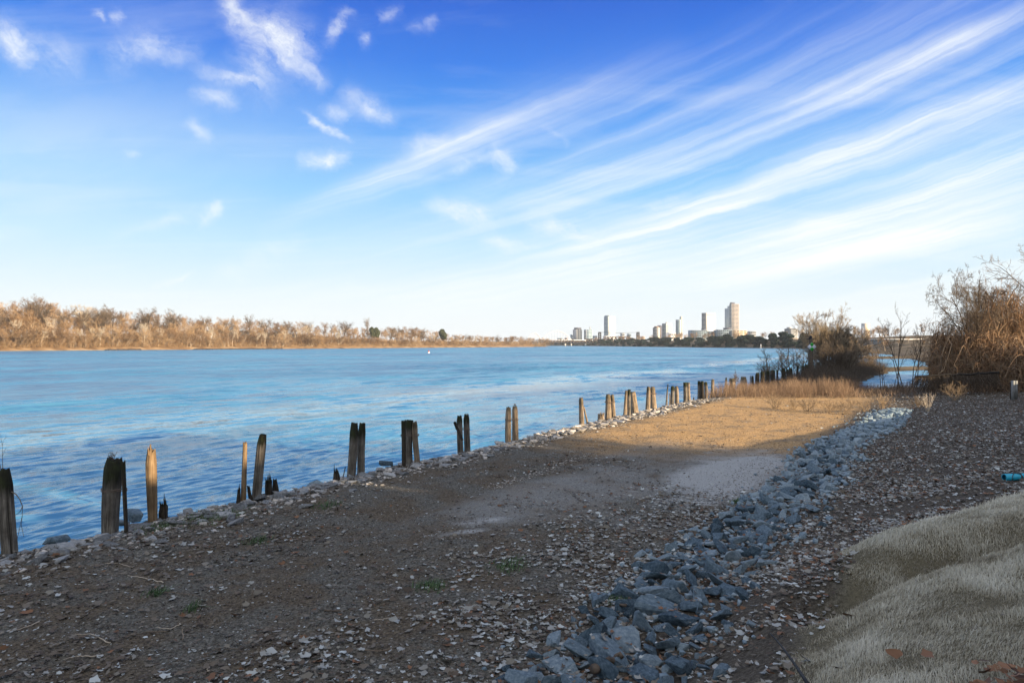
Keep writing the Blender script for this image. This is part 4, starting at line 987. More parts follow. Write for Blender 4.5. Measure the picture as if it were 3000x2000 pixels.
stuff_rocks(GRAV, X, Y, height(X, Y) + S_ * .25, S_, M['gravel'], 'shore_gravel', 'pale gravel and rubble between the larger stones of the water edge', .75)
for (u, v, sz, lb) in ((400, 1508, .30, 'big square boulder between the mossy piling and the ochre piling'), (1130, 1356, .20, 'rounded dark boulder between the close pair and the wired cluster'),
                       (1462, 1297, .26, 'sharp-edged brown block left of the pair at the edge of the sunlight'), (352, 1530, .17, 'boulder wedged at the right foot of the thick mossy piling'),
                       (165, 1580, .2, 'dark boulder at the water between the two left pilings'), (925, 1425, .3, 'long flat slab right of the double rotten stump')):
    y = line_y(u, .25); m = y / FPX; o = obj('boulder', RIP[int(rng.integers(len(RIP)))] if sz != .26 else SLB[3])
    o.location = ((u - 1500) * m, y, CAMZ - (v - HV) * m); o.scale = (sz, sz, sz * (.75 if sz < .3 else .6)); o.rotation_euler = (.1, -.1, rng.uniform(0, 6.28))
    tag(o, lb, 'boulder')

# ------------------------------------------------------------------ fallen leaves
def leaves(X, Y, size, rnd, mat, name, label, lift=.01, tilt=.35, kind='stuff', ex=None):
    n = len(X); Z = height(X, Y)
    if ex is not None: Z = Z + ex
    a = np.array([0, 25, 60, 95, 140, 180, 220, 265, 300, 335]) * math.pi / 180
    lob = np.array([1, .62, .78, .5, .6, .75, .6, .5, .78, .62])
    R = lob[None] * (1 + rng.normal(0, .13, (n, 10)))
    lx = R * np.cos(a); ly = R * np.sin(a) * .75
    curl = rng.normal(.25, .35, (n, 1)); lz = curl * (lx ** 2 + 1.3 * ly ** 2) * .6 + rng.normal(0, .06, (n, 10))
    L = np.stack([lx, ly, lz], -1) * size[:, None, None]
    C = np.zeros((n, 1, 3)); L = np.concatenate([L, C], 1)
    rz = rng.uniform(0, 6.28, n); rx = rng.normal(0, tilt, n)
    c1, s1 = np.cos(rx)[:, None], np.sin(rx)[:, None]; y1 = L[..., 1] * c1 - L[..., 2] * s1; z1 = L[..., 1] * s1 + L[..., 2] * c1
    c2, s2 = np.cos(rz)[:, None], np.sin(rz)[:, None]; x2 = L[..., 0] * c2 - y1 * s2; y2 = L[..., 0] * s2 + y1 * c2
    lo = z1.min(1)
    V = np.stack([x2 + X[:, None], y2 + Y[:, None], z1 + (Z - lo * .75 + rng.uniform(0, lift, n))[:, None]], -1).reshape(-1, 3)
    i0 = (np.arange(n) * 11)[:, None]; k = np.arange(10)[None]
    Ft = np.stack([i0 + k, i0 + (k + 1) % 10, np.broadcast_to(i0 + 10, (n, 10))], -1).reshape(-1, 3)
    o = obj(name, npmesh(name, V, Ft, mat, True, dict(rnd=np.repeat(np.clip(rnd, 0, 1), 11))))
    return tag(o, label, 'leaves', kind=kind)
N = 420000
th_ = rng.uniform(-41, 41, N) * math.pi / 180; r_ = 3.2 * (48 / 3.2) ** rng.random(N)
X = r_ * np.sin(th_); Y = r_ * np.cos(th_)
d, s = bank_ds(X, Y); dg = np.interp(s, DG_S, DG_D)
cl = fbm(X * .9, Y * .9, 81, 4); cl2 = fbm(X * .45, Y * .45, 82, 3)
dens = np.where(d < .8, 12, 5.0) + 26 * sst(.06, .28, fbm(X * 1.7, Y * 1.7, 83, 4))
dens = dens + 70 * sst(-.02, .25, cl2) * (s < 20)
nearfront = 1 - sst(7.0, 10.5, s); dens = dens + 60 * nearfront * sst(-.15, .2, cl) + 20 * nearfront
band = sst(6.0, 7.6, d) * (1 - sst(8.9, 9.4, d)) * (1 - sst(13, 17, s)); dens = dens + 300 * band * sst(-.16, .1, cl)
slope = sst(9.0, 10.0, d) * (1 - sst(-.25, .25, d - dg)); dens = dens + 560 * slope * (.18 + .82 * sst(-.10, .12, cl))
dens = dens * np.where(d - dg > .1, .04, 1) * np.where(d < .1, .3, 1)
dens = np.where(Y > 44, dens * .3, dens)
area_pdf = N / (82 * math.pi / 180 * math.log(48 / 3.2))      # samples per (rad * ln r)
pm_ = np.exp(-((((X - 5.5) * math.cos(.98) + (Y - 16.5) * math.sin(.98)) / 2.9) ** 2 + ((-(X - 5.5) * math.sin(.98) + (Y - 16.5) * math.cos(.98)) / 1.15) ** 2)); dens = dens * (1 - .93 * sst(.2, .6, pm_) * (1 - sst(9.0, 9.4, d)))
prob = dens * r_ * r_ / area_pdf
keep = rng.random(N) < prob
X, Y, r_ = X[keep], Y[keep], r_[keep]; d = d[keep]; slope = slope[keep]; band = band[keep]
n = len(X); rnd = np.clip(rng.beta(2.0, 1.7, n) * .86, 0, .86)
rnd = np.where(slope + band < .3, np.where(rng.random(n) < .35, rnd, rnd * .55), rnd)
rnd = np.where(rng.random(n) < np.where(slope > .3, .15, .07), rng.uniform(.9, 1, n), rnd)
size = np.clip(rng.lognormal(-3.28, .38, n), .014, .085) * np.where(slope > .3, .88, 1.0)
leaves(X, Y, size, rnd, M['leaf'], 'fallen_leaves', 'grey and brown fallen leaves littering the bank', lift=.035)
print('leaves', n)
# leaves lying on the riprap
from mathutils.bvhtree import BVHTree
bv_, bp_, off_ = [], [], 0
for o in [o for o in COL.objects if o.name.startswith('riprap_rock')]:
    mw_ = Matrix.LocRotScale(o.location, o.rotation_euler, o.scale)
    bv_ += [mw_ @ v.co for v in o.data.vertices]; bp_ += [[i + off_ for i in pl.vertices] for pl in o.data.polygons]; off_ += len(o.data.vertices)
bvh = BVHTree.FromPolygons(bv_, bp_)
n = 4200; s_ = 4.6 + 28 * rng.random(n) ** 1.3; X, Y = xy_of(rng.normal(9.7, .5, n), s_); ex, kp = np.zeros(n), np.ones(n, bool)
for i in range(n):
    hit = bvh.ray_cast(Vector((X[i], Y[i], 6)), Vector((0, 0, -1)))
    if hit[0] is None: continue
    if hit[1].z < .8 or rng.random() < .35: kp[i] = False
    else: ex[i] = max(0, hit[0].z - float(height(X[i], Y[i])))
X, Y, ex = X[kp], Y[kp], ex[kp]
leaves(X, Y, rng.uniform(.022, .05, len(X)), np.where(rng.random(len(X)) < .25, rng.uniform(.9, 1, len(X)), rng.beta(2, 2, len(X)) * .86), M['leaf'], 'riprap_leaves', 'fallen leaves caught on and between the riprap rocks', lift=.006, ex=ex)
# dried crumbs of leaf on the track
N = 240000
th_ = rng.uniform(-41, 41, N) * math.pi / 180; r_ = 4 * (40 / 4) ** rng.random(N); X = r_ * np.sin(th_); Y = r_ * np.cos(th_); d, s = bank_ds(X, Y)
kp = (d > .6) & (d < 9.6) & ~((d > 3.8) & (d < 8) & (s > 10) & (s < 21) & (rng.random(N) < .75)) & (rng.random(N) < np.clip(r_ / 22, .1, 1)); X, Y = X[kp], Y[kp]
leaves(X, Y, rng.uniform(.010, .026, len(X)), np.where(rng.random(len(X)) < .9, rng.beta(1.6, 3.2, len(X)) * .55, .6 + .2 * rng.random(len(X))), M['leaf'], 'leaf_crumbs', 'small crumbs of broken leaf scattered over the dirt', lift=.004)
# big oak leaves piled at the lower right corner
n = 260; X = rng.normal(2.72, .28, n); Y = rng.normal(3.48, .16, n); kp = (X - .74 * Y > -.35)
X, Y = X[kp], Y[kp]
leaves(X, Y, rng.uniform(.035, .062, len(X)), rng.random(len(X)), M['leaf_brown'], 'oak_leaf_pile', 'pile of big brown oak leaves on the grass in the lower right corner', lift=.09, tilt=.6)
for (u, v, lb) in ((2720, 1965, 'large single brown leaf lying on the grass near the lower right corner'), (2620, 1948, 'smaller brown leaf lying on the grass left of the large single one'), (2825, 1450, 'orange-brown leaf caught on the crest of the grass mound')):
    y = 3.9 if v > 1900 else 9.0; k_ = (u - 1500) / FPX
    for _ in range(30): y = (CAMZ - float(height(k_ * y, y))) * FPX / (v - HV)
    o = leaves(np.array([k_ * y]), np.array([y]), np.array([.07]), np.array([.6]), M['leaf_brown'], 'oak_leaf', lb, lift=.05, kind=None, ex=np.array([.04])); o['category'] = 'leaf'

# ------------------------------------------------------------------ grass
def blades(X, Y, h, wd, rnd, mat, name, label, lean=.5, cat='grass'):
    n = len(X); Z = height(X, Y) - .004
    a = rng.uniform(0, 6.28, n); b_ = rng.normal(.6, .55, n) + 3.0 * fbm(X * 2.1, Y * 2.1, 93, 3); L = np.abs(rng.normal(0, lean, n)) + .15 + .7 * np.clip(fbm(X * 4, Y * 4, 94, 2), 0, 1)
    wx_, wy_ = np.cos(a) * wd, np.sin(a) * wd; lx, ly = np.cos(b_) * L * h, np.sin(b_) * L * h
    p0 = np.stack([X, Y, Z], -1); w = np.stack([wx_, wy_, 0 * wx_], -1)
    p1 = p0 + np.stack([lx * .35, ly * .35, h * .62], -1); p2 = p0 + np.stack([lx, ly, h * np.clip(1.05 - .35 * L, .4, 1)], -1)
    V = np.stack([p0 - w, p0 + w, p1 + w * .7, p1 - w * .7, p2], 1).reshape(-1, 3)
    i = (np.arange(n) * 5)[:, None]
    o = obj(name, npmesh(name, V, [i + np.array([[0, 1, 2, 3]]), i + np.array([[3, 2, 4]])], mat, False, dict(rnd=np.repeat(rnd, 5))))
    return tag(o, label, cat, kind='stuff')
N = 2400000
th_ = rng.uniform(10, 40.5, N) * math.pi / 180; r_ = 3.0 * (30 / 3.0) ** rng.random(N); X = r_ * np.sin(th_); Y = r_ * np.cos(th_)
d, s = bank_ds(X, Y); dg = np.interp(s, DG_S, DG_D); e = d - dg + .45 * fbm(X * 1.3, Y * 1.3, 51, 3) + .35 * fbm(X * 5, Y * 5, 55, 3)
kp = (e > rng.uniform(-.05, .22, N)) & (rng.random(N) < np.clip(11000 * r_ * r_ / (N / (30.5 * math.pi / 180 * math.log(10))), 0, 1) * np.clip(9 / r_, .3, 1))
X, Y, r_ = X[kp], Y[kp], r_[kp]; n = len(X); print('blades', n)
tuft = fbm(X * 3.2, Y * 3.2, 91, 3) + .6 * fbm(X * .9, Y * .9, 92, 3)
gul = np.exp(-((Y - 6.55 - (X - 3.2) * .10) / .42) ** 2) * sst(2.4, 3.1, X) * (1 - sst(5.0, 7.5, X))
h = rng.uniform(.018, .042, n) * (1 + 1.8 * tuft) * np.where(rng.random(n) < .05, 1.9, 1) * np.clip(r_ / 9, 1, 1.6)
rnd = np.clip(.54 + 1.5 * tuft + rng.normal(0, .19, n) - .45 * gul, 0, 1)
blades(X, Y, h, np.clip(.0016 * r_ / 4.2, .0016, .006), rnd, M['grass'], 'dormant_grass', 'pale dormant grass on the mounds at the lower right', lean=.75)
# green weeds
def weeds(items):
    for (u, v, n, sp, lb) in items:
        k_ = (u - 1500) / FPX; y = 12.
        for _ in range(30): y = (CAMZ - float(height(k_ * y, y))) * FPX / (v - HV)
        X = rng.normal(k_ * y, sp, n); Y = rng.normal(y, sp * 1.2, n)
        o = blades(X, Y, rng.uniform(.04, .12, n), np.full(n, .005), rng.random(n), M['green'], 'green_weed', lb, lean=1.0, cat='weed')
        del o['kind']
weeds(((1255, 1718, 160, .09, 'dark green weed clump at the near edge of the leaf drift'), (1490, 1660, 200, .12, 'leafy green weed clump above the leaf drift'), (2150, 1472, 90, .05, 'small dark green plant on the pale sand beside the riprap'),
       (620, 1515, 500, .32, 'green and straw weed patch by the stones right of the ochre piling'), (470, 1545, 260, .2, 'green weeds among the stones below the ochre piling'), (960, 1482, 160, .14, 'flat green tuft on the dirt below the rotten stump'),
       (750, 1590, 120, .1, 'small green tuft alone on the brown dirt near the left'), (455, 1740, 100, .06, 'bright green tuft on the leafy dirt at the lower left'), (560, 1785, 80, .06, 'dark green tuft lower left beside scattered white leaves'),
       (1810, 1760, 120, .1, 'green weed at the left foot of the riprap')))

# ------------------------------------------------------------------ sticks, rod, pipe, marker
def ground_y(u, v, y=10.):
    k_ = (u - 1500) / FPX
    for _ in range(40): y = .5 * y + .5 * (CAMZ - float(height(k_ * y, y))) * FPX / (v - HV)
    return k_ * y, y
def stick(pts_uv, r0, r1, mat, name, label, lift=.05, cat='stick', n=14, wig=.02):
    P_ = [];
    for (u, v) in pts_uv: x, y = ground_y(u, v); P_.append((x, y, float(height(x, y)) + lift))
    P_ = np.array(P_); tt = np.linspace(0, len(P_) - 1, n); Q = np.stack([np.interp(tt, range(len(P_)), P_[:, i]) for i in range(3)], -1) + rng.normal(0, wig, (n, 3)) * np.array([1, 1, .4])
    V, Fq = tubes(Q[None], np.linspace(r0, r1, n)[None], 8, True)
    return tag(obj(name, npmesh(name, V, Fq, mat, True)), label, cat)
stick([(1735, 1992), (1775, 1970), (1815, 1950)], .045, .02, M['bark_dark'], 'broken_branch', 'weathered broken branch lying among the nearest riprap rocks', .1)
stick([(1825, 1795), (1850, 1765)], .015, .01, M['bark_dark'], 'twig', 'short stick leaning on the left edge of the riprap', .07)
stick([(950, 1792), (1010, 1794)], .012, .007, M['bark_dark'], 'twig', 'straight dark twig lying on the dirt in the lower middle', .02, wig=.004)
for i in range(22):
    u0, v0 = rng.uniform(60, 1450), rng.uniform(1620, 1985); du, dv = rng.normal(0, 45), rng.normal(0, 12)
    stick([(u0, v0), (u0 + du, v0 + dv), (u0 + 2 * du + rng.normal(0, 15), v0 + dv + rng.normal(0, 10))], .006, .003, M['twig_dark'] if i % 3 else M['bark_pale'], 'twig', 'thin curved twig lying among the leaves on the foreground dirt', .02, wig=.006)['group'] = 'thin twigs on the foreground dirt'
x, y = ground_y(2255, 1862); z = float(height(x, y))
Q = np.array([[x, y, z + .03], [x + .12, y - .75, z + .45], [x + .25, y - 1.6, z + .86]])
xe, ye, ze = (2372 - 1500) / FPX * 3.6, 3.6, CAMZ - (2010 - HV) / FPX * 3.6
Q = np.stack([np.linspace(x, xe, 12), np.linspace(y, ye, 12), np.linspace(z + .03, ze, 12)], -1) + np.array([0, 0, 1]) * (np.sin(np.linspace(0, 3.14, 12)) * .02)[:, None]
V, Fq = tubes(Q[None], np.linspace(.005, .011, 12)[None], 7, True)
tag(obj('black_rod', npmesh('black_rod', V, Fq, flat('black_rod_paint', (.012, .012, .013)), True)), 'thin black rod slanting over the leaves at the bottom edge', 'rod')
x, y = ground_y(2942, 1412); z = float(height(x, y)) + .09
t = thing('drain_pipe', 'bright blue plastic pipe poking out of the leaves at the right edge', 'pipe', (x, y, z), math.radians(8))
V, Fq = lathe([(.050, -.0), (.060, -.0), (.060, 2.2), (.050, 2.2)], 24); V = np.stack([V[:, 2], V[:, 0], V[:, 1]], -1)
obj('pipe_wall', npmesh('pipe_wall', V, Fq, flat('blue_plastic', (.02, .42, .62), rough=.35, spec=.5), True), t)
V, Fq = lathe([(.0, .05), (.0495, .05), (.0495, .06)], 24); V = np.stack([V[:, 2], V[:, 0], V[:, 1]], -1); obj('pipe_inside', npmesh('pipe_inside', V, Fq, flat('blue_pipe_shade', (.015, .2, .3))), t)  # darker blue disc stands in for the shade inside the pipe
a_ = np.linspace(0, 6.283, 25)
for q0, tl in ((.30, .0), (.33, .04), (.20, .1), (.22, -.1)):
    V, Fq = tubes(np.stack([q0 + tl * np.cos(a_), .066 * np.cos(a_), .066 * np.sin(a_)], -1)[None], np.full((1, 25), .006), 5); obj('cord', npmesh('cord', V, Fq, flat('dark_cord', (.05, .055, .06)), True), t)
xm, ym = (2972 - 1500) / FPX * 31, 31.; zm = CAMZ - (1138 - HV) / FPX * 31
t = thing('marker_post', 'short pale grey two-board marker post in the brush at the right edge', 'post', (xm, ym, zm), .2)
for q0 in (-.125, .012):
    V, Fq = box(q0, q0 + .11, -.05, .05, -.5, .36); obj('board', npmesh('board', V, Fq, flat('weathered_shaded_white_paint', (.20, .21, .21), var=.3, scale=6)), t)  # white paint darkened as if the post stood partly in shade
V, Fq = box(-.12, .12, .052, .11, -.5, .32); obj('backing', npmesh('backing', V, Fq, M['wood_dark']), t)

# ------------------------------------------------------------------ beacon
yb = line_y(2375); xb = (2375 - 1500) / FPX * yb; zb = .4; mb2 = yb / FPX
t = thing('river_beacon', 'river beacon with green and white diamond daymark on a thick wooden pole', 'beacon', (xb, yb, zb))
zt = CAMZ - (985 - HV) * mb2 - zb
V, Fq = lathe([(0, -1), (.27, -1), (.25, 2.0), (.22, zt - 1.0), (.2, zt - .3), (.0, zt - .28)], 16); obj('pole', npmesh('pole', V, Fq, M['bark_dark'], True), t)
cz = CAMZ - (1015.5 - HV) * mb2 - zb; hs = 13.2 * mb2
GRN = flat('daymark_green', (.015, .30, .02), rough=.5); DWH = flat('daymark_white', (.62, .64, .72), rough=.5)
yo = -.31
V = np.array([(0, yo + .03, cz + hs), (hs, yo + .03, cz), (0, yo + .03, cz - hs), (-hs, yo + .03, cz), (0, yo, cz + hs), (hs, yo, cz), (0, yo, cz - hs), (-hs, yo, cz)], float)
pl = obj('daymark', npmesh('daymark', V, [np.array([(3, 2, 1, 0), (4, 5, 6, 7), (0, 1, 5, 4), (1, 2, 6, 5), (2, 3, 7, 6), (3, 0, 4, 7)])], DWH), t)
q_ = hs / 2
for (cx_, cz_, nm) in ((0, q_, 'green_square'), (0, -q_, 'green_square')):
    V = np.array([(cx_, yo - .006, cz + cz_ + q_ * .98), (cx_ + q_ * .98, yo - .006, cz + cz_), (cx_, yo - .006, cz + cz_ - q_ * .98), (cx_ - q_ * .98, yo - .006, cz + cz_)], float)
    V = np.concatenate([V, V + np.array([0, .004, 0])])
    obj(nm, npmesh(nm, V, [np.array([(0, 1, 2, 3)[::-1], (4, 5, 6, 7), (0, 1, 5, 4), (1, 2, 6, 5), (2, 3, 7, 6), (3, 0, 4, 7)])], GRN), pl)
ztp = CAMZ - (992.5 - HV) * mb2 - zb
V, Fq = box(-9 * mb2, 9 * mb2, -.18, .18, ztp - .04, ztp + .04); obj('platform', npmesh('platform', V, Fq, STEEL_D), t)
V, Fq = lathe([(0, ztp + .03), (.16, ztp + .045), (.16, ztp + .22), (.1, ztp + .36), (0, ztp + .38)], 14); obj('lamp_housing', npmesh('lamp_housing', V, Fq, STEEL_D, True), t)

# ------------------------------------------------------------------ vegetation of the spit, reeds, vines
def strands(n, X, Y, Z, h, lean, rad, mat, name, label, cat, S=4, kids=0, kind='stuff', up=.02, wig=.12):
    D = np.stack([rng.normal(0, lean, n), rng.normal(0, lean, n), np.ones(n)], -1)
    Pt, R = grow(rng, np.stack([X, Y, Z - .05], -1), D, h, np.full(n, rad) * rng.uniform(.6, 1.3, n), S, wig, up, .3)
    parts = [tubes(Pt, R, 3)]; rn = [np.repeat(rng.random(n), (S + 1) * 3)]
    if kids:
        st, D2, L2, R2 = spawn(rng, Pt, R, h, kids, .4, 32, .25, 1, .6, rad * .35); Pt2, R2 = grow(rng, st, D2, L2, R2, 2, .12, up, .5)
        parts.append(tubes(Pt2, R2, 3)); rn.append(np.repeat(rng.random(len(st)), 9))
    V, Fq = cat_parts(parts)
    return tag(obj(name, npmesh(name, V, Fq, mat, False, dict(rnd=np.concatenate(rn)))), label, cat, kind=kind)
def region(n, d0, d1, y0, y1):
    X, Y = [], []
    while len(X) < n:
        x = rng.uniform(5, 45); y = rng.uniform(y0, y1); d_, s_ = bank_ds(x, y)
        if d0 < d_ < d1: X.append(x); Y.append(y)
    return np.array(X), np.array(Y)
X, Y = region(5200, -.1, 7.4, 40.2, 46.5); front = 39.5 + .35 * np.maximum(0, 16 - X) ** 1.05
kp = (Y > front + rng.uniform(-.6, 1.4, len(X))) & (fbm(X * .9, Y * .9, 97, 3) > rng.uniform(-.35, .08, len(X))); X, Y = X[kp], Y[kp]
strands(len(X), X, Y, height(X, Y), rng.uniform(.4, .92, len(X)) * (1 + 1.0 * fbm(X * .8, Y * .8, 95, 3)) * np.interp(X, [13, 17], [.8, 1]), .2, .010, M['reed'], 'dry_reeds', 'band of dry brown reeds behind the sunlit clearing', 'reeds', kids=2)
# individual clumps of brush
BR = []
for i in range(4):
    sp = dict(seed=60 + i, H=1.2, stems=14, rad=.012, lv=((6, .5, 34), (5, .5, 34)), lean=.55, spread=.1, minr=.005, trunk_frac=.9, t0=.15)
    (tv, tf), (cv, cf) = bare_tree(**sp)
    BR.append((npmesh('brush_stems', tv, tf, M['twig_gold'], True), npmesh('brush_twigs', cv, cf, M['twig_gold']), 1.2))
def brush(u, v, hpx, lb, group=None, mats=None, sx=1.2):
    x, y = ground_y(u, v, 38.); z = float(height(x, y)); h = hpx / FPX * y
    t = thing('brush_clump', lb, 'bush', (x, y, z), rng.uniform(0, 6.28), group); pr = BR[int(rng.integers(4))]; k = h / 1.2; t.scale = (k * sx, k * sx, k)
    obj('stems', pr[0], t); obj('twigs', pr[1], t)
for (u, v, hp, lb) in ((2270, 1196, 52, 'golden brush clump at the front of the reeds near the stones'), (2370, 1205, 56, 'tangled pale brush clump in the middle of the reed front'), (2480, 1212, 62, 'bright golden brush clump with leaves at its foot left of the pale shrub'),
                       (2530, 1206, 50, 'round dry brush clump second from the pale shrub'), (2585, 1202, 52, 'dry brush clump just left of the pale shrub'), (2690, 1196, 40, 'thin dry brush right of the pale shrub'), (2800, 1172, 58, 'drooping golden grass clump before the dark thicket'),
                       (2325, 1200, 44, 'low brush clump between the golden and the tangled one'), (2430, 1208, 46, 'low brush clump at the right end of the reed front')):
    brush(u, v, hp, lb)
x, y = ground_y(2718, 1206, 34.); z = float(height(x, y))
(tv, tf), (cv, cf) = bare_tree(71, H=.85, stems=11, rad=.016, lv=((3, .5, 30), (2, .5, 30)), lean=.42, spread=.05, minr=.005, trunk_frac=.92, t0=.3)
t = thing('pale_shrub', 'pale bare fan-shaped shrub standing before the dark thicket', 'shrub', (x, y, z)); obj('stems', npmesh('stems', tv, tf, M['bark_pale'], True), t); obj('twigs', npmesh('twigs', cv, cf, M['bark_pale']), t)

# saplings on the spit
SAP = []
for i in range(4):
    (tv, tf), (cv, cf) = bare_tree(80 + i, H=4., stems=(1, 2, 1, 3)[i], rad=.05, lv=((9, .42, 36), (6, .45, 34), (4, .5, 34)), lean=.12, spread=.1, minr=.008, trunk_frac=.9, t0=.25)
    SAP.append((npmesh('sapling_stem', tv, tf, M['bark_dark'], True), npmesh('sapling_twigs', cv, cf, M['twig_dark']), 4.))
SAPL = ['thin bare sapling leaning left at the water end of the far pilings', 'bare forked sapling behind the far pilings', 'bare sapling rising behind the gap of the far pilings', 'slender straight sapling beside the tall dark block', 'twin-stem bare sapling in the middle of the far row',
        'bare sapling behind the low narrow block', 'white-stemmed bare sapling left of the beacon', 'short bare sapling behind the beacon', 'bare sapling close to the left of the beacon', 'dark tall sapling right of the beacon', 'bushy bare sapling right of the stepped block', 'small bare sapling at the front of the far pilings']
for i, (u, v, dd_) in enumerate(((2222, 1062, .3), (2253, 1020, .6), (2275, 1040, 1.0), (2292, 1012, .5), (2318, 1008, .9), (2330, 1018, .5), (2338, 1006, .8), (2384, 1012, 1.5), (2356, 1020, .6), (2418, 990, 1.2), (2404, 1015, 1.4), (2240, 1050, .8))):
    y = line_y(u, dd_ + .5); x = (u - 1500) / FPX * y; z = float(height(x, y)); h = CAMZ - (v - HV) / FPX * y - z
    t = thing('bare_sapling', SAPL[i], 'sapling', (x, y, z), rng.uniform(0, 6.28), 'saplings on the spit'); k = h / 4.; t.scale = (k * 1.25, k * 1.25, k); pr = SAP[i % 4]; obj('stem', pr[0], t); obj('twigs', pr[1], t)
# bushy trees of the spit
def near_tree(name, seed, u, vt, y, width_k, label, tm='bark_dark', cm='twig_gold', zb=None, **kw):
    x = (u - 1500) / FPX * y; z = float(height(x, y)) if zb is None else zb; h = CAMZ - (vt - HV) / FPX * y - z
    (tv, tf), (cv, cf) = bare_tree(seed, H=h, **kw)
    t = thing(name, label, 'tree', (x, y, z - .1)); t.scale = (width_k, width_k, 1)
    obj('trunk', npmesh('trunk', tv, tf, M[tm], True), t); obj('crown', npmesh('crown', cv, cf, M[cm]), t)
    return t
near_tree('bushy_tree', 90, 2425, 884, 82, .95, 'big round bare tree on the spit right of the beacon with golden top', cm='twig_pale', stems=15, rad=.11, spread=.6, lean=.42, wig=.08, lv=((10, .42, 30), (8, .5, 32), (6, .55, 30), (4, .6, 28)), minr=.009, trunk_frac=.85, t0=.15, k4=3)
near_tree('bushy_tree', 91, 2462, 935, 84, .9, 'dense grey-brown bushy tree at the right side of the big round one', cm='twig_dark', stems=9, rad=.09, spread=.5, lean=.35, lv=((10, .5, 40), (8, .5, 40), (6, .5, 40), (5, .5, 36)), minr=.012, trunk_frac=.85, t0=.08)
near_tree('bushy_tree', 92, 2505, 950, 88, .9, 'brown bushy tree in front of the narrow cream tower', cm='twig_gold', stems=8, rad=.08, spread=.5, lean=.35, lv=((9, .5, 40), (8, .5, 40), (6, .5, 40), (4, .5, 36)), minr=.012, trunk_frac=.85, t0=.08)
near_tree('bushy_tree', 93, 2410, 985, 78, .8, 'low dense bush at the foot of the big round tree near the beacon', cm='twig_dark', stems=9, rad=.06, spread=.4, lean=.35, lv=((9, .5, 40), (8, .5, 40), (6, .5, 40)), minr=.010, trunk_frac=.85, t0=.05)
near_tree('bushy_tree', 94, 2478, 990, 78, 1.0, 'low dark bush below the grey-brown bushy tree', cm='twig_dark', stems=10, rad=.06, spread=.6, lean=.45, lv=((9, .5, 40), (8, .5, 40), (6, .5, 40)), minr=.011, trunk_frac=.85, t0=.05)
near_tree('bushy_tree', 95, 2535, 1005, 92, 1.0, 'small brown bush at the right end of the spit trees', cm='twig_gold', stems=8, rad=.06, spread=.5, lean=.45, lv=((9, .5, 40), (7, .5, 40), (6, .5, 40)), minr=.012, trunk_frac=.85, t0=.05)
# underbrush of the spit, given a dark bark colour for its shade
X, Y = [], []
while len(X) < 8500:
    s_ = rng.uniform(48, 112); d_ = rng.uniform(-.2, 5.6); x, y = xy_of(d_, s_)
    if y > 49: X.append(x); Y.append(y)
X, Y = np.array(X), np.array(Y); Z = height(X, Y); kp = Z > .05; X, Y, Z = X[kp], Y[kp], Z[kp]
strands(len(X), X, Y, Z, rng.uniform(.3, .75, len(X)) * np.interp(Y, [50, 62, 75], [.7, 1.0, 2.2]), .45, .012, M['bark_dark'], 'spit_underbrush', 'dark tangled underbrush covering the spit below its trees', 'underbrush', kids=3)
X, Y = [], []
for i in range(12000):
    y = rng.uniform(34, 54); x = rng.uniform(.42 * y, .82 * y); d_, s_ = bank_ds(x, y)
    if d_ > 6.6 and y > 40.6 - .30 * (x - 17) + rng.normal(0, .4) and (x < .59 * y or rng.random() < .22): X.append(x); Y.append(y)
X, Y = np.array(X), np.array(Y); Z = height(X, Y); kp = Z > .1; X, Y, Z = X[kp], Y[kp], Z[kp]
strands(len(X), X, Y, Z, rng.uniform(.3, .9, len(X)) * np.interp(X / Y, [.5, .52, .59, .61], [1, .55, .55, 1]) * (1 + 1.1 * fbm(X * .7, Y * .7, 96, 3)), .42, .010, M['reed'], 'cove_brush', 'low dry brush along the near edge of the cove', 'brush', kids=2)

def dome_vines(n, cx, cy, cz, rx, ry, rz, seed, S=9, step=.32, r0=.006, r1=.02, shell=(.82, 1.04)):
    r = np.random.default_rng(seed)
    v = r.normal(0, 1, (n, 3)); v[:, 2] = np.abs(v[:, 2]) * 1.0; v /= np.linalg.norm(v, axis=1, keepdims=True)
    sh = r.uniform(*shell, (n, 1)); P_ = np.zeros((n, S + 1, 3)); P_[:, 0] = v * sh
    D = r.normal(0, 1, (n, 3)); D[:, 2] -= .15
    ax = np.array([rx, ry, rz])
    for i in range(S):
        D += r.normal(0, .75, (n, 3)); D[:, 2] -= .05
        q = P_[:, i]; nn = q / (np.linalg.norm(q, axis=1, keepdims=True) + 1e-6)
        D -= (D * nn).sum(1, keepdims=True) * nn; D /= np.linalg.norm(D, axis=1, keepdims=True) + 1e-6
        nx = q + D * step / ax; nx /= np.linalg.norm(nx, axis=1, keepdims=True) / sh
        P_[:, i + 1] = nx + r.normal(0, .012, (n, 3))
    bump_ = 1 + .22 * (vnoise(P_[..., 0] * 2.2 + seed, P_[..., 2] * 2.2 + P_[..., 1] * 2, seed) - .5) * 2
    W = P_ * bump_[..., None] * ax + np.array([cx, cy, cz])
    W[..., 2] = np.maximum(W[..., 2], cz - .2)
    R = (r.uniform(r0, r1, n) ** 1.0)[:, None] * np.ones((1, S + 1))
    V, Fq = tubes(W, R, 3); rn = np.repeat(r.beta(2, 2, n), (S + 1) * 3)
    return V, Fq, rn
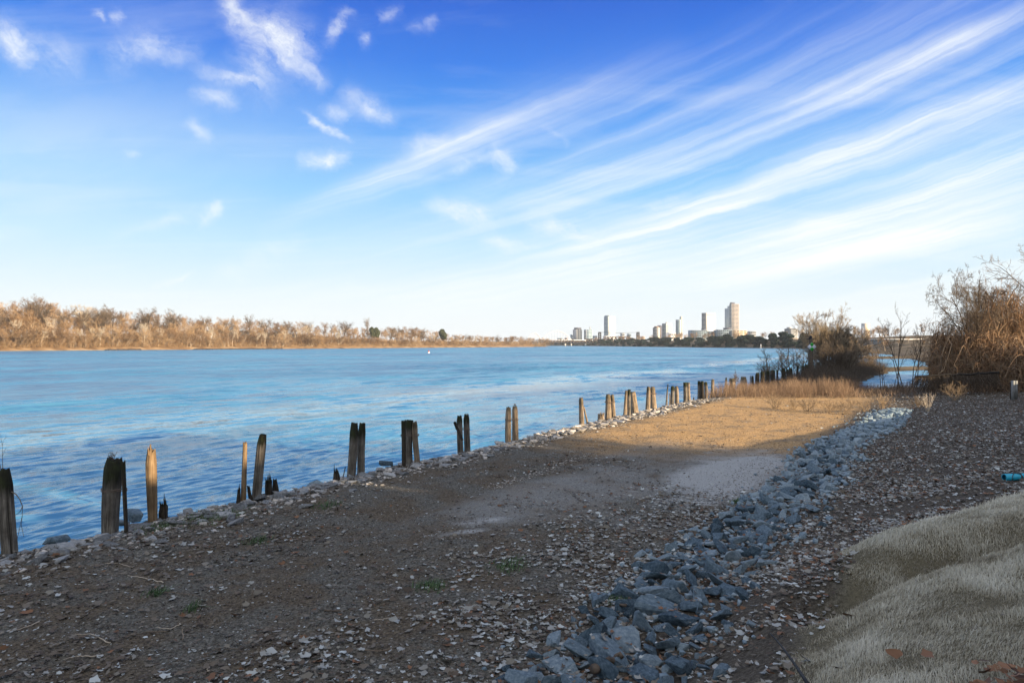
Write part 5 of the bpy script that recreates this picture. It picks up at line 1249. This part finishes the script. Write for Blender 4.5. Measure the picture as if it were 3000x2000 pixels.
def arch_stems(n, base, rx, hgt, seed, S=10, kids=4):
    r = np.random.default_rng(seed); a = r.uniform(0, 6.28, n); q = np.sqrt(r.random(n)) * .7
    st = np.stack([np.cos(a) * q * rx, np.sin(a) * q * rx, np.zeros(n)], -1)
    b_ = a + r.normal(0, 1.3, n); L = r.uniform(.3, 1.25, n) * rx; hh = hgt * r.uniform(.35, 1.12, n) * np.sqrt(np.clip(1.15 - q ** 2, .1, 1)); bend = r.uniform(.55, .95, n)
    t = np.linspace(0, 1, S + 1)[None]
    P_ = np.zeros((n, S + 1, 3)); P_[..., 0] = st[:, :1] + np.cos(b_)[:, None] * L[:, None] * t ** 1.4; P_[..., 1] = st[:, 1:2] + np.sin(b_)[:, None] * L[:, None] * t ** 1.4
    P_[..., 2] = hh[:, None] * np.sin(math.pi * bend[:, None] * t ** .8)
    P_ += np.cumsum(r.normal(0, .045, P_.shape), axis=1)
    P_[..., 2] = np.maximum(P_[..., 2], -.1); R = r.uniform(.010, .028, n)[:, None] * np.linspace(1, .4, S + 1)[None]
    parts = [tubes(P_ + base, R, 3)]; rn = [np.repeat(r.beta(2, 2, n), (S + 1) * 3)]
    s2, D2, L2, R2 = spawn(r, P_ + base, R, np.full(n, hgt * .32), kids, 1.0, 55, .3, 1, .7, .007); D2[:, 2] -= .1
    P2, R2 = grow(r, s2, D2, L2, R2, 4, .3, -.12, .4); parts.append(tubes(P2, R2, 3)); rn.append(np.repeat(r.beta(2, 2, len(s2)), 15))
    V, Fq = cat_parts(parts); return V, Fq, np.concatenate(rn)
def vine_mass(name, label, lobes, seed, n):
    u, y = lobes[0][0], lobes[0][1]; x0 = (u - 1500) / FPX * y; z0 = float(height(x0, y))
    t = thing(name, label, 'vine thicket', (x0, y, z0))
    A_, C_ = [], []; ra, rc = [], []
    for i, (u, y, vt, hw) in enumerate(lobes):
        x = (u - 1500) / FPX * y; z = float(height(x, y)); hgt = CAMZ - (vt - HV) / FPX * y - z; rx = hw / FPX * y
        bx0 = np.array([x - x0, y - lobes[0][1], z - z0])
        V, Fq, rn = dome_vines(int(n * .15), *bx0, rx, rx * 1.1, hgt * .95, seed + i, shell=(.6, 1.08), r0=.008, r1=.026); A_.append((V, Fq)); ra.append(rn)
        V, Fq, rn = arch_stems(int(n * .085), bx0, rx, hgt, seed + 80 + i, kids=4); A_.append((V, Fq)); ra.append(rn)
        V, Fq, rn = arch_stems(int(n * .06), bx0, rx * .85, hgt * .85, seed + 40 + i, kids=4); C_.append((V, Fq)); rc.append(rn)
    V, Fq = cat_parts(A_); obj('vines', npmesh('vines', V, Fq, M['vine'], False, dict(rnd=np.concatenate(ra))), t)
    V, Fq = cat_parts(C_); obj('inner_stems', npmesh('inner_stems', V, Fq, M['twig_dark'], False, dict(rnd=np.concatenate(rc))), t)
    return t
vine_mass('vine_thicket', 'tall crest of orange-brown vines sloping down to the right edge', [(2925, 42.5, 848, 70), (2990, 43, 880, 80), (2890, 43, 900, 50), (3060, 43.5, 900, 90)], 301, 1500)
vine_mass('vine_thicket', 'lower mound of tangled brown vines below the black lacy tree', [(2835, 42, 965, 70), (2900, 41.5, 950, 60), (2790, 42.3, 985, 50)], 303, 1100)
vine_mass('vine_thicket', 'leftmost small arch of brown vines next to the thin multi-stem tree', [(2752, 43, 955, 30), (2778, 43, 985, 38)], 305, 650)
vine_mass('vine_thicket', 'low dark vine bank under the tall crest at the right edge', [(2960, 40.6, 985, 80), (3030, 40, 990, 80), (2905, 41, 1030, 60)], 307, 1100)
near_tree('bare_tree', 110, 2862, 770, 42, .62, 'black lacy bare tree arching above the vine mounds', 'bark_dark', 'twig_dark', stems=5, rad=.07, spread=.25, lean=.22, lv=((10, .45, 46), (8, .5, 42), (6, .5, 42), (4, .5, 40)), minr=.007, trunk_frac=.8, up=.0, wig=.2, t0=.25)
near_tree('bare_tree', 111, 3005, 690, 44, 1.1, 'tall dark bare tree rising behind the vines at the right edge', 'bark_dark', 'twig_dark', stems=3, rad=.12, spread=.3, lean=.2, lv=((10, .5, 48), (8, .5, 42), (6, .5, 42), (4, .5, 40)), minr=.008, trunk_frac=.75, wig=.2)
near_tree('bare_tree', 112, 2955, 800, 46, .9, 'thin bare tree between the arching tree and the right edge', 'bark_dark', 'twig_dark', stems=2, rad=.07, spread=.2, lean=.15, lv=((9, .45, 44), (7, .5, 42), (5, .5, 42), (3, .5, 40)), minr=.007, trunk_frac=.8)
near_tree('thin_tree', 113, 2652, 874, 46, .85, 'thin multi-stem bare tree at the near edge of the cove', 'bark_dark', 'twig_dark', stems=6, rad=.05, spread=.45, lean=.16, lv=((8, .36, 34), (5, .45, 34), (4, .5, 34)), minr=.007, trunk_frac=.9, t0=.3)
near_tree('thin_tree', 114, 2600, 985, 47, .9, 'short thin bare sapling left of the multi-stem tree by the cove', 'bark_dark', 'twig_dark', stems=4, rad=.03, spread=.4, lean=.25, lv=((7, .4, 34), (5, .45, 34)), minr=.006, trunk_frac=.9, t0=.2)
near_tree('thin_tree', 115, 2770, 915, 45, .8, 'thin bare tree growing through the small arch of vines', 'twig_gold', 'twig_gold', stems=3, rad=.05, spread=.3, lean=.15, lv=((7, .4, 38), (6, .45, 38), (4, .5, 38)), minr=.007, trunk_frac=.9, t0=.3)
# fallen trunk bridging the dark thicket
Q = np.array([[*at(2683, 1102, 39.5)], [*at(2760, 1099, 39.2)], [*at(2840, 1096, 38.8)], [*at(2925, 1091, 38.4)]]); tt = np.linspace(0, 3, 14)
Q = np.stack([np.interp(tt, range(4), Q[:, i]) for i in range(3)], -1) + rng.normal(0, .02, (14, 3))
t = thing('fallen_trunk', 'dark fallen trunk lying level across the thicket under the vines', 'log', tuple(Q[0]))
V, Fq = tubes((Q - Q[0])[None], np.linspace(.045, .075, 14)[None], 9, True); obj('log', npmesh('log', V, Fq, flat('shade_black_bark', (.016, .013, .011), var=.5, scale=4), True), t)  # bark blackened to look shaded where the sun reaches it
n = 900; i0 = rng.integers(0, 13, n); w = rng.random((n, 1)); st = (Q[i0] * (1 - w) + Q[i0 + 1] * w) - Q[0]
D = np.stack([rng.normal(0, .2, n), rng.normal(0, .35, n), -np.ones(n)], -1); Pt, R = grow(rng, st, D, rng.uniform(.4, 1.3, n), np.full(n, .012), 4, .18, 0, .5)
V, Fq = tubes(Pt, R, 3); obj('hanging_vines', npmesh('hanging_vines', V, Fq, M['bark_dark'], False, dict(rnd=np.repeat(rng.random(n), 15) * .3)), t)

# ------------------------------------------------------------------ unseen things added to cast the shade, on the hill to the right and behind
def pq(p_, q_): return (p_ * SDX - q_ * SDY, p_ * SDY + q_ * SDX)
def shade_block(name, label, q0, q1, p0, p1, zt, wall):
    a, b_ = pq(p0, q0), pq(p0, q1)
    t = thing(name, label, 'building', (a[0], a[1], 1.0), math.atan2(b_[1] - a[1], b_[0] - a[0]))
    V, Fq = box(0, q1 - q0, -(p1 - p0), 0, 0, zt - 1.0); obj('wall', npmesh('wall', V, Fq, WALLS[wall]), t)
    V, Fq = box(-.05, q1 - q0 + .05, -(p1 - p0) - .05, .05, zt - .99, zt - .6); obj('roof', npmesh('roof', V, Fq, WALLS['grey']), t)
    return t
for j, q_ in enumerate((43.2, 46.0, 48.8, 51.6)):  # unseen shrubs added so the foot of the thicket falls in shade
    x, y = pq(10.5, q_); z = float(height(x, y, False)) - .4
    put_tree('shade_shrub', SCR[j % 3], x, y, z, 4.9 - z, j * 1.7, 'dense dark shrub added just outside the view to shade the thicket', 'shrub', 'added shade shrubs on the right shore', 1.3)
shade_block('shade_house', 'unseen block added to shade the bank, lowest link', 11.46, 11.59, 17.02, 29, 8.0, 'brown')
# made-up unseen blocks shading the bank; the gaps between them let slivers of sun reach two piling tops and a strip of dirt
shade_block('shade_house', 'unseen block added behind the viewer to shade the bank, broad main part', -26, 6.98, 17, 30, 13.2, 'beige')  # pale walls also bounce light into the shade
shade_block('shade_house', 'unseen block added right of the viewer to shade the bank, middle part', 9.55, 11.45, 17, 30, 12.6, 'brown')
shade_block('shade_house', 'unseen block added right of the viewer to shade the bank, end part', 11.60, 18.3, 17, 30, 13.0, 'beige')
shade_block('shade_house', 'low unseen block added to let sun onto two piling tops', 6.99, 9.54, 17.05, 28, 9.48, 'brown')
shade_block('shade_house', 'tall narrow unseen block added to split the gap of sun', 7.75, 8.95, 19, 20.5, 12.0, 'brown')
for i, (p_, q_, h) in enumerate([(20, 20.2, 9.5), (17, 19.2, 8.5), (30, 21.5, 8)] + [(42 + 4 * (j % 2), 60.5 + 4.2 * j, 17.5 + 2 * math.sin(j * 2.1)) for j in range(10)]):  # unseen trees added: bare ones soften the shade edge, dark ones shade the spit
    x, y = pq(p_, q_); z = float(height(x, y, False)) - .3
    pr = FARBUSH[i % 3] if i < 3 else SCR[i % 3]
    t = put_tree('shade_tree', pr, x, y, z, h, i * 1.3, ('unseen bare bushy tree added to soften the edge of the shade' if i < 3 else 'dense dark tree out of view on the right shore, placed to shade the spit'), 'tree', ('unseen trees softening the shade edge' if i < 3 else 'unseen shade trees on the right shore'), .55 if i < 3 else .95)

V, Fq = box(-3400, 3400, -3400, 3400, -6, 165)
mh, nth, ph_ = nodes_of('haze'); nth.nodes.remove(ph_)
pv = nth.nodes.new('ShaderNodeVolumePrincipled'); pv.inputs['Density'].default_value = .00008; pv.inputs['Color'].default_value = (.80, .90, 1.0, 1); pv.inputs['Anisotropy'].default_value = .0
nth.links.new(pv.outputs[0], nth.nodes['Material Output'].inputs['Volume'])
tag(obj('haze', npmesh('haze', V, Fq, mh)), 'thin pale haze over the river', 'haze', kind='stuff')
# ------------------------------------------------------------------ camera, light, sky
cam = bpy.data.cameras.new('camera'); co = bpy.data.objects.new('camera', cam); COL.objects.link(co)
cam.sensor_width = 36; cam.lens = 24; cam.clip_start = .05; cam.clip_end = 20000
cam.shift_y = (HV - 1000) / 3000
co.location = (0, 0, CAMZ); co.rotation_euler = (math.radians(90), 0, 0); SC.camera = co
sun = bpy.data.lights.new('sun', 'SUN'); so = bpy.data.objects.new('sun', sun); COL.objects.link(so)
sun.energy = 5.0; sun.angle = math.radians(.53); sun.color = (1.0, .775, .51)
sv = Vector((SDX * math.cos(SUN_EL), SDY * math.cos(SUN_EL), math.sin(SUN_EL)))
so.rotation_euler = sv.to_track_quat('Z', 'Y').to_euler()

W = bpy.data.worlds.new('World'); SC.world = W; W.use_nodes = True
nt = W.node_tree; bg = nt.nodes['Background']
sky = nt.nodes.new('ShaderNodeTexSky'); sky.sky_type = 'NISHITA'; sky.sun_disc = False; sky.sun_elevation = SUN_EL; sky.sun_rotation = SUN_AZ
tc = nt.nodes.new('ShaderNodeTexCoord'); sp = nt.nodes.new('ShaderNodeSeparateXYZ'); nt.links.new(tc.outputs['Generated'], sp.inputs[0])
zc = math_(nt, 'MAXIMUM', sp.outputs[2], 0.0)
hz = math_(nt, 'DIVIDE', zc, math_(nt, 'SQRT', math_(nt, 'MAXIMUM', math_(nt, 'SUBTRACT', 1.0, math_(nt, 'MULTIPLY', zc, zc)), .01)))   # tan of elevation
base = ramp(nt, [(0, (.95, .98, 1.0)), (.06, (.82, .935, 1.0)), (.14, (.53, .80, 1.0)), (.22, (.25, .60, .98)), (.31, (.092, .375, .94)), (.41, (.034, .215, .82)), (.52, (.018, .12, .66)), (1.0, (.015, .06, .42))], hz).outputs[0]
skyc = nt.nodes.new('ShaderNodeMix'); skyc.data_type = 'RGBA'; skyc.inputs[0].default_value = .06
nt.links.new(base, skyc.inputs[6])
sc_ = mixc(nt, 1.0, sky.outputs[0], (.10, .10, .10), 'MULTIPLY'); nt.links.new(sc_, skyc.inputs[7])
base = skyc.outputs[2]
# cirrus: directions written as (x/y, z/y) ahead of the viewer
yy = math_(nt, 'MAXIMUM', sp.outputs[1], .08)
gxn = math_(nt, 'DIVIDE', sp.outputs[0], yy); gzn = math_(nt, 'DIVIDE', sp.outputs[2], yy)
cb = nt.nodes.new('ShaderNodeCombineXYZ'); nt.links.new(gxn, cb.inputs[0]); nt.links.new(gzn, cb.inputs[1])
wn = noise(nt, 8, 6, .66, cb.outputs[0])
wv = nt.nodes.new('ShaderNodeVectorMath'); wv.operation = 'SUBTRACT'; wv.inputs[1].default_value = (.5, .5, .5); nt.links.new(wn.outputs['Color'], wv.inputs[0])
ws = nt.nodes.new('ShaderNodeVectorMath'); ws.operation = 'MULTIPLY_ADD'; ws.inputs[1].default_value = (.085, .065, 0); nt.links.new(wv.outputs[0], ws.inputs[0]); nt.links.new(cb.outputs[0], ws.inputs[2])
gv_w = ws.outputs[0]
ws2 = nt.nodes.new('ShaderNodeVectorMath'); ws2.operation = 'MULTIPLY_ADD'; ws2.inputs[1].default_value = (.022, .020, 0); nt.links.new(wv.outputs[0], ws2.inputs[0]); nt.links.new(cb.outputs[0], ws2.inputs[2])
gv_s = ws2.outputs[0]
def cfib(f, lo, hi):
    mr = nt.nodes.new('ShaderNodeMapRange'); nt.links.new(f, mr.inputs[0]); mr.inputs[1].default_value = lo; mr.inputs[2].default_value = hi; return mr.outputs[0]
def fib(ang, sx, sy, seed, detail=6, rough=.6):
    mp = nt.nodes.new('ShaderNodeMapping'); mp.vector_type = 'TEXTURE'; mp.inputs['Rotation'].default_value = (0, 0, math.radians(ang)); mp.inputs['Scale'].default_value = (1 / sx, 1 / sy, 1); mp.inputs['Location'].default_value = (seed, 0, 0)
    nt.links.new(gv_w, mp.inputs['Vector']); return noise(nt, 1, detail, rough, mp.outputs[0]).outputs['Fac']
# wind-drawn fibres: c is constant along streamlines that steepen with height
sg = nt.nodes.new('ShaderNodeSeparateXYZ'); nt.links.new(gv_s, sg.inputs[0])
zc2 = math_(nt, 'MAXIMUM', sg.outputs[1], 0.0)
cst = math_(nt, 'SUBTRACT', sg.outputs[0], math_(nt, 'MULTIPLY', math_(nt, 'LOGARITHM', math_(nt, 'MULTIPLY_ADD', zc2, .85, .13), math.e), 1 / .85))
def flow(fc, fx, seed, detail=7, rough=.62):
    cc_ = nt.nodes.new('ShaderNodeCombineXYZ'); nt.links.new(math_(nt, 'MULTIPLY', cst, fc), cc_.inputs[0]); nt.links.new(math_(nt, 'MULTIPLY', sg.outputs[0], fx), cc_.inputs[1]); cc_.inputs[2].default_value = seed
    return noise(nt, 1, detail, rough, cc_.outputs[0]).outputs['Fac']
F_r = cfib(flow(12, .9, 2.3, 6, .56), .24, .70); F_l = cfib(flow(9, .7, 5.1, 6, .56), .24, .70); F_fine = cfib(flow(34, 2.2, 9.4, 6, .7), .32, .68)
F_r = math_(nt, 'MULTIPLY', F_r, math_(nt, 'MULTIPLY_ADD', F_fine, .6, .5)); F_l = math_(nt, 'MULTIPLY', F_l, math_(nt, 'MULTIPLY_ADD', F_fine, .5, .6))
F_w = cfib(fib(-35, 11, 22, 7.7, 8, .72), .33, .66)
def seg(u0, v0, u1, v1, w, s_, w2=None, fb=None, fade=.25):
    ax, ay, bx, by = (u0 - 1500) / FPX, (HV - v0) / FPX, (u1 - 1500) / FPX, (HV - v1) / FPX
    L = math.hypot(bx - ax, by - ay); dx, dy = (bx - ax) / L, (by - ay) / L; w /= FPX; w2 = (w2 / FPX) if w2 else w
    rel = nt.nodes.new('ShaderNodeVectorMath'); rel.operation = 'SUBTRACT'; rel.inputs[1].default_value = (ax, ay, 0); nt.links.new(gv_w if fb is F_w else gv_s, rel.inputs[0])
    dt = nt.nodes.new('ShaderNodeVectorMath'); dt.operation = 'DOT_PRODUCT'; dt.inputs[1].default_value = (dx, dy, 0); nt.links.new(rel.outputs[0], dt.inputs[0])
    pn = nt.nodes.new('ShaderNodeVectorMath'); pn.operation = 'DOT_PRODUCT'; pn.inputs[1].default_value = (-dy, dx, 0); nt.links.new(rel.outputs[0], pn.inputs[0])
    t_ = math_(nt, 'DIVIDE', dt.outputs['Value'], L)
    wid = math_(nt, 'MULTIPLY_ADD', t_, (w2 - w), w) if abs(w2 - w) > 1e-6 else w
    q = math_(nt, 'DIVIDE', pn.outputs['Value'], wid)
    g = math_(nt, 'EXPONENT', math_(nt, 'MULTIPLY', math_(nt, 'MULTIPLY', q, q), -1.0))
    e = math_(nt, 'MULTIPLY', math_(nt, 'SMOOTH_MIN', 1.0, math_(nt, 'DIVIDE', t_, fade), .2), math_(nt, 'SMOOTH_MIN', 1.0, math_(nt, 'DIVIDE', math_(nt, 'SUBTRACT', 1.0, t_), fade), .2))
    e = math_(nt, 'MAXIMUM', e, 0.0)
    e = math_(nt, 'MULTIPLY', e, math_(nt, 'MULTIPLY', math_(nt, 'GREATER_THAN', t_, 0.0), math_(nt, 'LESS_THAN', t_, 1.0)))
    o_ = math_(nt, 'MULTIPLY', math_(nt, 'MULTIPLY', g, e), s_)
    if fb is not None: o_ = math_(nt, 'MULTIPLY', o_, fb)
    return o_
S = []
for a in ((740, 680, 1620, 310, 24, 1.0, 40, .4), (1150, 500, 2050, 150, 44, .5, 95, .45), (900, 640, 1700, 250, 60, .30, 90, .4)): S.append(seg(*a[:7], fb=F_r, fade=a[7]))
for a in ((1450, 640, 2250, 350, 40, .62, 34, .35), (2050, 430, 3150, -20, 40, .70, 26, .3), (2300, 330, 3150, 40, 60, .30, 70, .4), (1550, 790, 2500, 470, 42, .75, 48, .3), (2150, 540, 3200, 190, 42, .9, 40, .3), (2250, 530, 3200, 330, 34, .6, 44, .3),
          (1900, 640, 3300, 400, 34, .75, 60, .35), (1900, 760, 3300, 480, 50, .8, 75, .35), (1400, 780, 2300, 620, 50, .75, 60, .4)): S.append(seg(*a[:7], fb=F_r, fade=a[7]))
for a in ((1050, 910, 2100, 740, 46, .85, 52, .3), (1750, 900, 3200, 620, 26, .9, 46, .3), (2000, 850, 3400, 560, 46, .8, 60, .35), (500, 900, 1500, 800, 40, .3, 60, .4)): S.append(seg(*a[:7], fb=F_l, fade=a[7]))
for a in ((1180, 420, 1330, 400, 24, .5, 26), (1300, 500, 1420, 470, 18, .5, 18), (700, 130, 800, 330, 40, .5, 40), (420, 100, 600, 180, 36, .4, 40), (980, 240, 1120, 330, 34, .5, 34), (1640, 700, 1800, 690, 16, .5, 16), (1880, 610, 2040, 560, 14, .5, 16), (640, -40, 730, 110, 32, .9, 42), (700, 50, 920, 200, 66, 1.0, 80), (860, 150, 960, 250, 36, .5, 30), (945, 150, 1030, 10, 15, .85, 18), (868, 310, 1030, 425, 9, 1.0, 11), (870, 455, 1020, 465, 22, .95, 20), (640, 235, 790, 265, 17, .8, 15), (545, 260, 700, 320, 20, .75, 24),
          (930, 290, 1020, 345, 20, .7, 24), (1040, 300, 1200, 360, 26, .6, 24), (520, 345, 620, 400, 20, .45, 20), (560, 660, 660, 580, 15, .85, 20), (440, 850, 590, 785, 11, .6, 9), (1420, 450, 1520, 510, 30, .75, 26), (1220, 590, 1480, 655, 24, .85, 36), (1540, 650, 1740, 675, 30, .75, 22),
          (1390, 720, 1600, 725, 24, .75, 20), (1590, 360, 1670, 420, 10, .55, 9), (-20, 40, 90, 190, 40, .8, 50), (20, 120, 260, 190, 50, .4, 60), (320, 40, 370, 30, 16, .7, 18), (300, 170, 520, 90, 60, .5, 50), (280, 10, 310, 60, 12, .6, 10), (1120, 50, 1190, 20, 20, .6, 20),
          (1190, 80, 1300, 45, 18, .6, 16), (1060, 120, 1120, 90, 18, .7, 18), (560, 190, 700, 260, 24, .4, 24), (350, 440, 430, 450, 10, .35, 8), (600, 820, 900, 700, 30, .4, 34), (300, 700, 700, 580, 16, .35, 18)): S.append(seg(*a[:7], fb=F_w, fade=.35))
tot = S[0]
for q in S[1:]: tot = math_(nt, 'ADD', tot, q)
tot = math_(nt, 'MULTIPLY', tot, .88)
# fan of thin streaks over the middle and right
wx_ = cfib(gxn, -.42, .30); wz_ = math_(nt, 'MULTIPLY', cfib(gzn, .0, .09), math_(nt, 'SUBTRACT', 1.0, cfib(math_(nt, 'SUBTRACT', gzn, math_(nt, 'MULTIPLY', gxn, .30)), .20, .40)))
fieldc = cfib(flow(6.5, .5, 13.7, 7, .58), .42, .74)
tot = math_(nt, 'ADD', tot, math_(nt, 'MULTIPLY', math_(nt, 'MULTIPLY', fieldc, math_(nt, 'MULTIPLY', wx_, wz_)), math_(nt, 'MULTIPLY_ADD', F_fine, .42, .34)))
# broad veil over the left and a general cirrus layer for the rest of the sky
veil = math_(nt, 'MULTIPLY', seg(-900, 520, 1250, 380, 310, .34, 160, fade=.5), cfib(fib(10, 2, 6, 5.5), .2, .62)); tot = math_(nt, 'ADD', tot, veil)
tot = math_(nt, 'MULTIPLY', tot, math_(nt, 'GREATER_THAN', sp.outputs[1], .1))
pl2 = nt.nodes.new('ShaderNodeVectorMath'); pl2.operation = 'DIVIDE'; zz = math_(nt, 'ADD', zc, .12); cz_ = nt.nodes.new('ShaderNodeCombineXYZ')
for i in range(3): nt.links.new(zz, cz_.inputs[i])
nt.links.new(tc.outputs['Generated'], pl2.inputs[0]); nt.links.new(cz_.outputs[0], pl2.inputs[1])
mp = nt.nodes.new('ShaderNodeMapping'); mp.inputs['Rotation'].default_value = (0, 0, .35); mp.inputs['Scale'].default_value = (.5, 1.6, 1); nt.links.new(pl2.outputs[0], mp.inputs['Vector'])
gen = cfib(noise(nt, 1.2, 7, .62, mp.outputs[0], .4).outputs['Fac'], .50, .85); tot = math_(nt, 'ADD', tot, math_(nt, 'MULTIPLY', gen, .28))
o1 = cfib(hz, .58, 1.1); o2 = math_(nt, 'SUBTRACT', 1.0, cfib(sp.outputs[1], -.05, .35))
over = math_(nt, 'MULTIPLY', math_(nt, 'MAXIMUM', o1, o2), cfib(noise(nt, .9, 6, .6, mp.outputs[0], .3).outputs['Fac'], .22, .52))  # white cloud added outside the view to lighten the shade
tot = math_(nt, 'MAXIMUM', tot, math_(nt, 'MULTIPLY', over, .80))
tot = math_(nt, 'MINIMUM', tot, 1.0)
fin = mixc(nt, tot, base, (.97, 1.0, 1.0))
nt.links.new(fin, bg.inputs['Color']); bg.inputs['Strength'].default_value = .455
SC.view_settings.view_transform = 'Standard'; SC.view_settings.look = 'None'; SC.view_settings.gamma = 1; SC.view_settings.use_curve_mapping = False
SC.view_settings.exposure = 1.22
cy = SC.cycles
cy.max_bounces = 6; cy.diffuse_bounces = 2; cy.glossy_bounces = 3; cy.transmission_bounces = 2; cy.volume_bounces = 0
cy.caustics_reflective = False; cy.caustics_refractive = False
cy.use_denoising = True
try: cy.denoiser = 'OPENIMAGEDENOISE'
except Exception: pass
W.cycles.sampling_method = 'MANUAL'; W.cycles.sample_map_resolution = 512
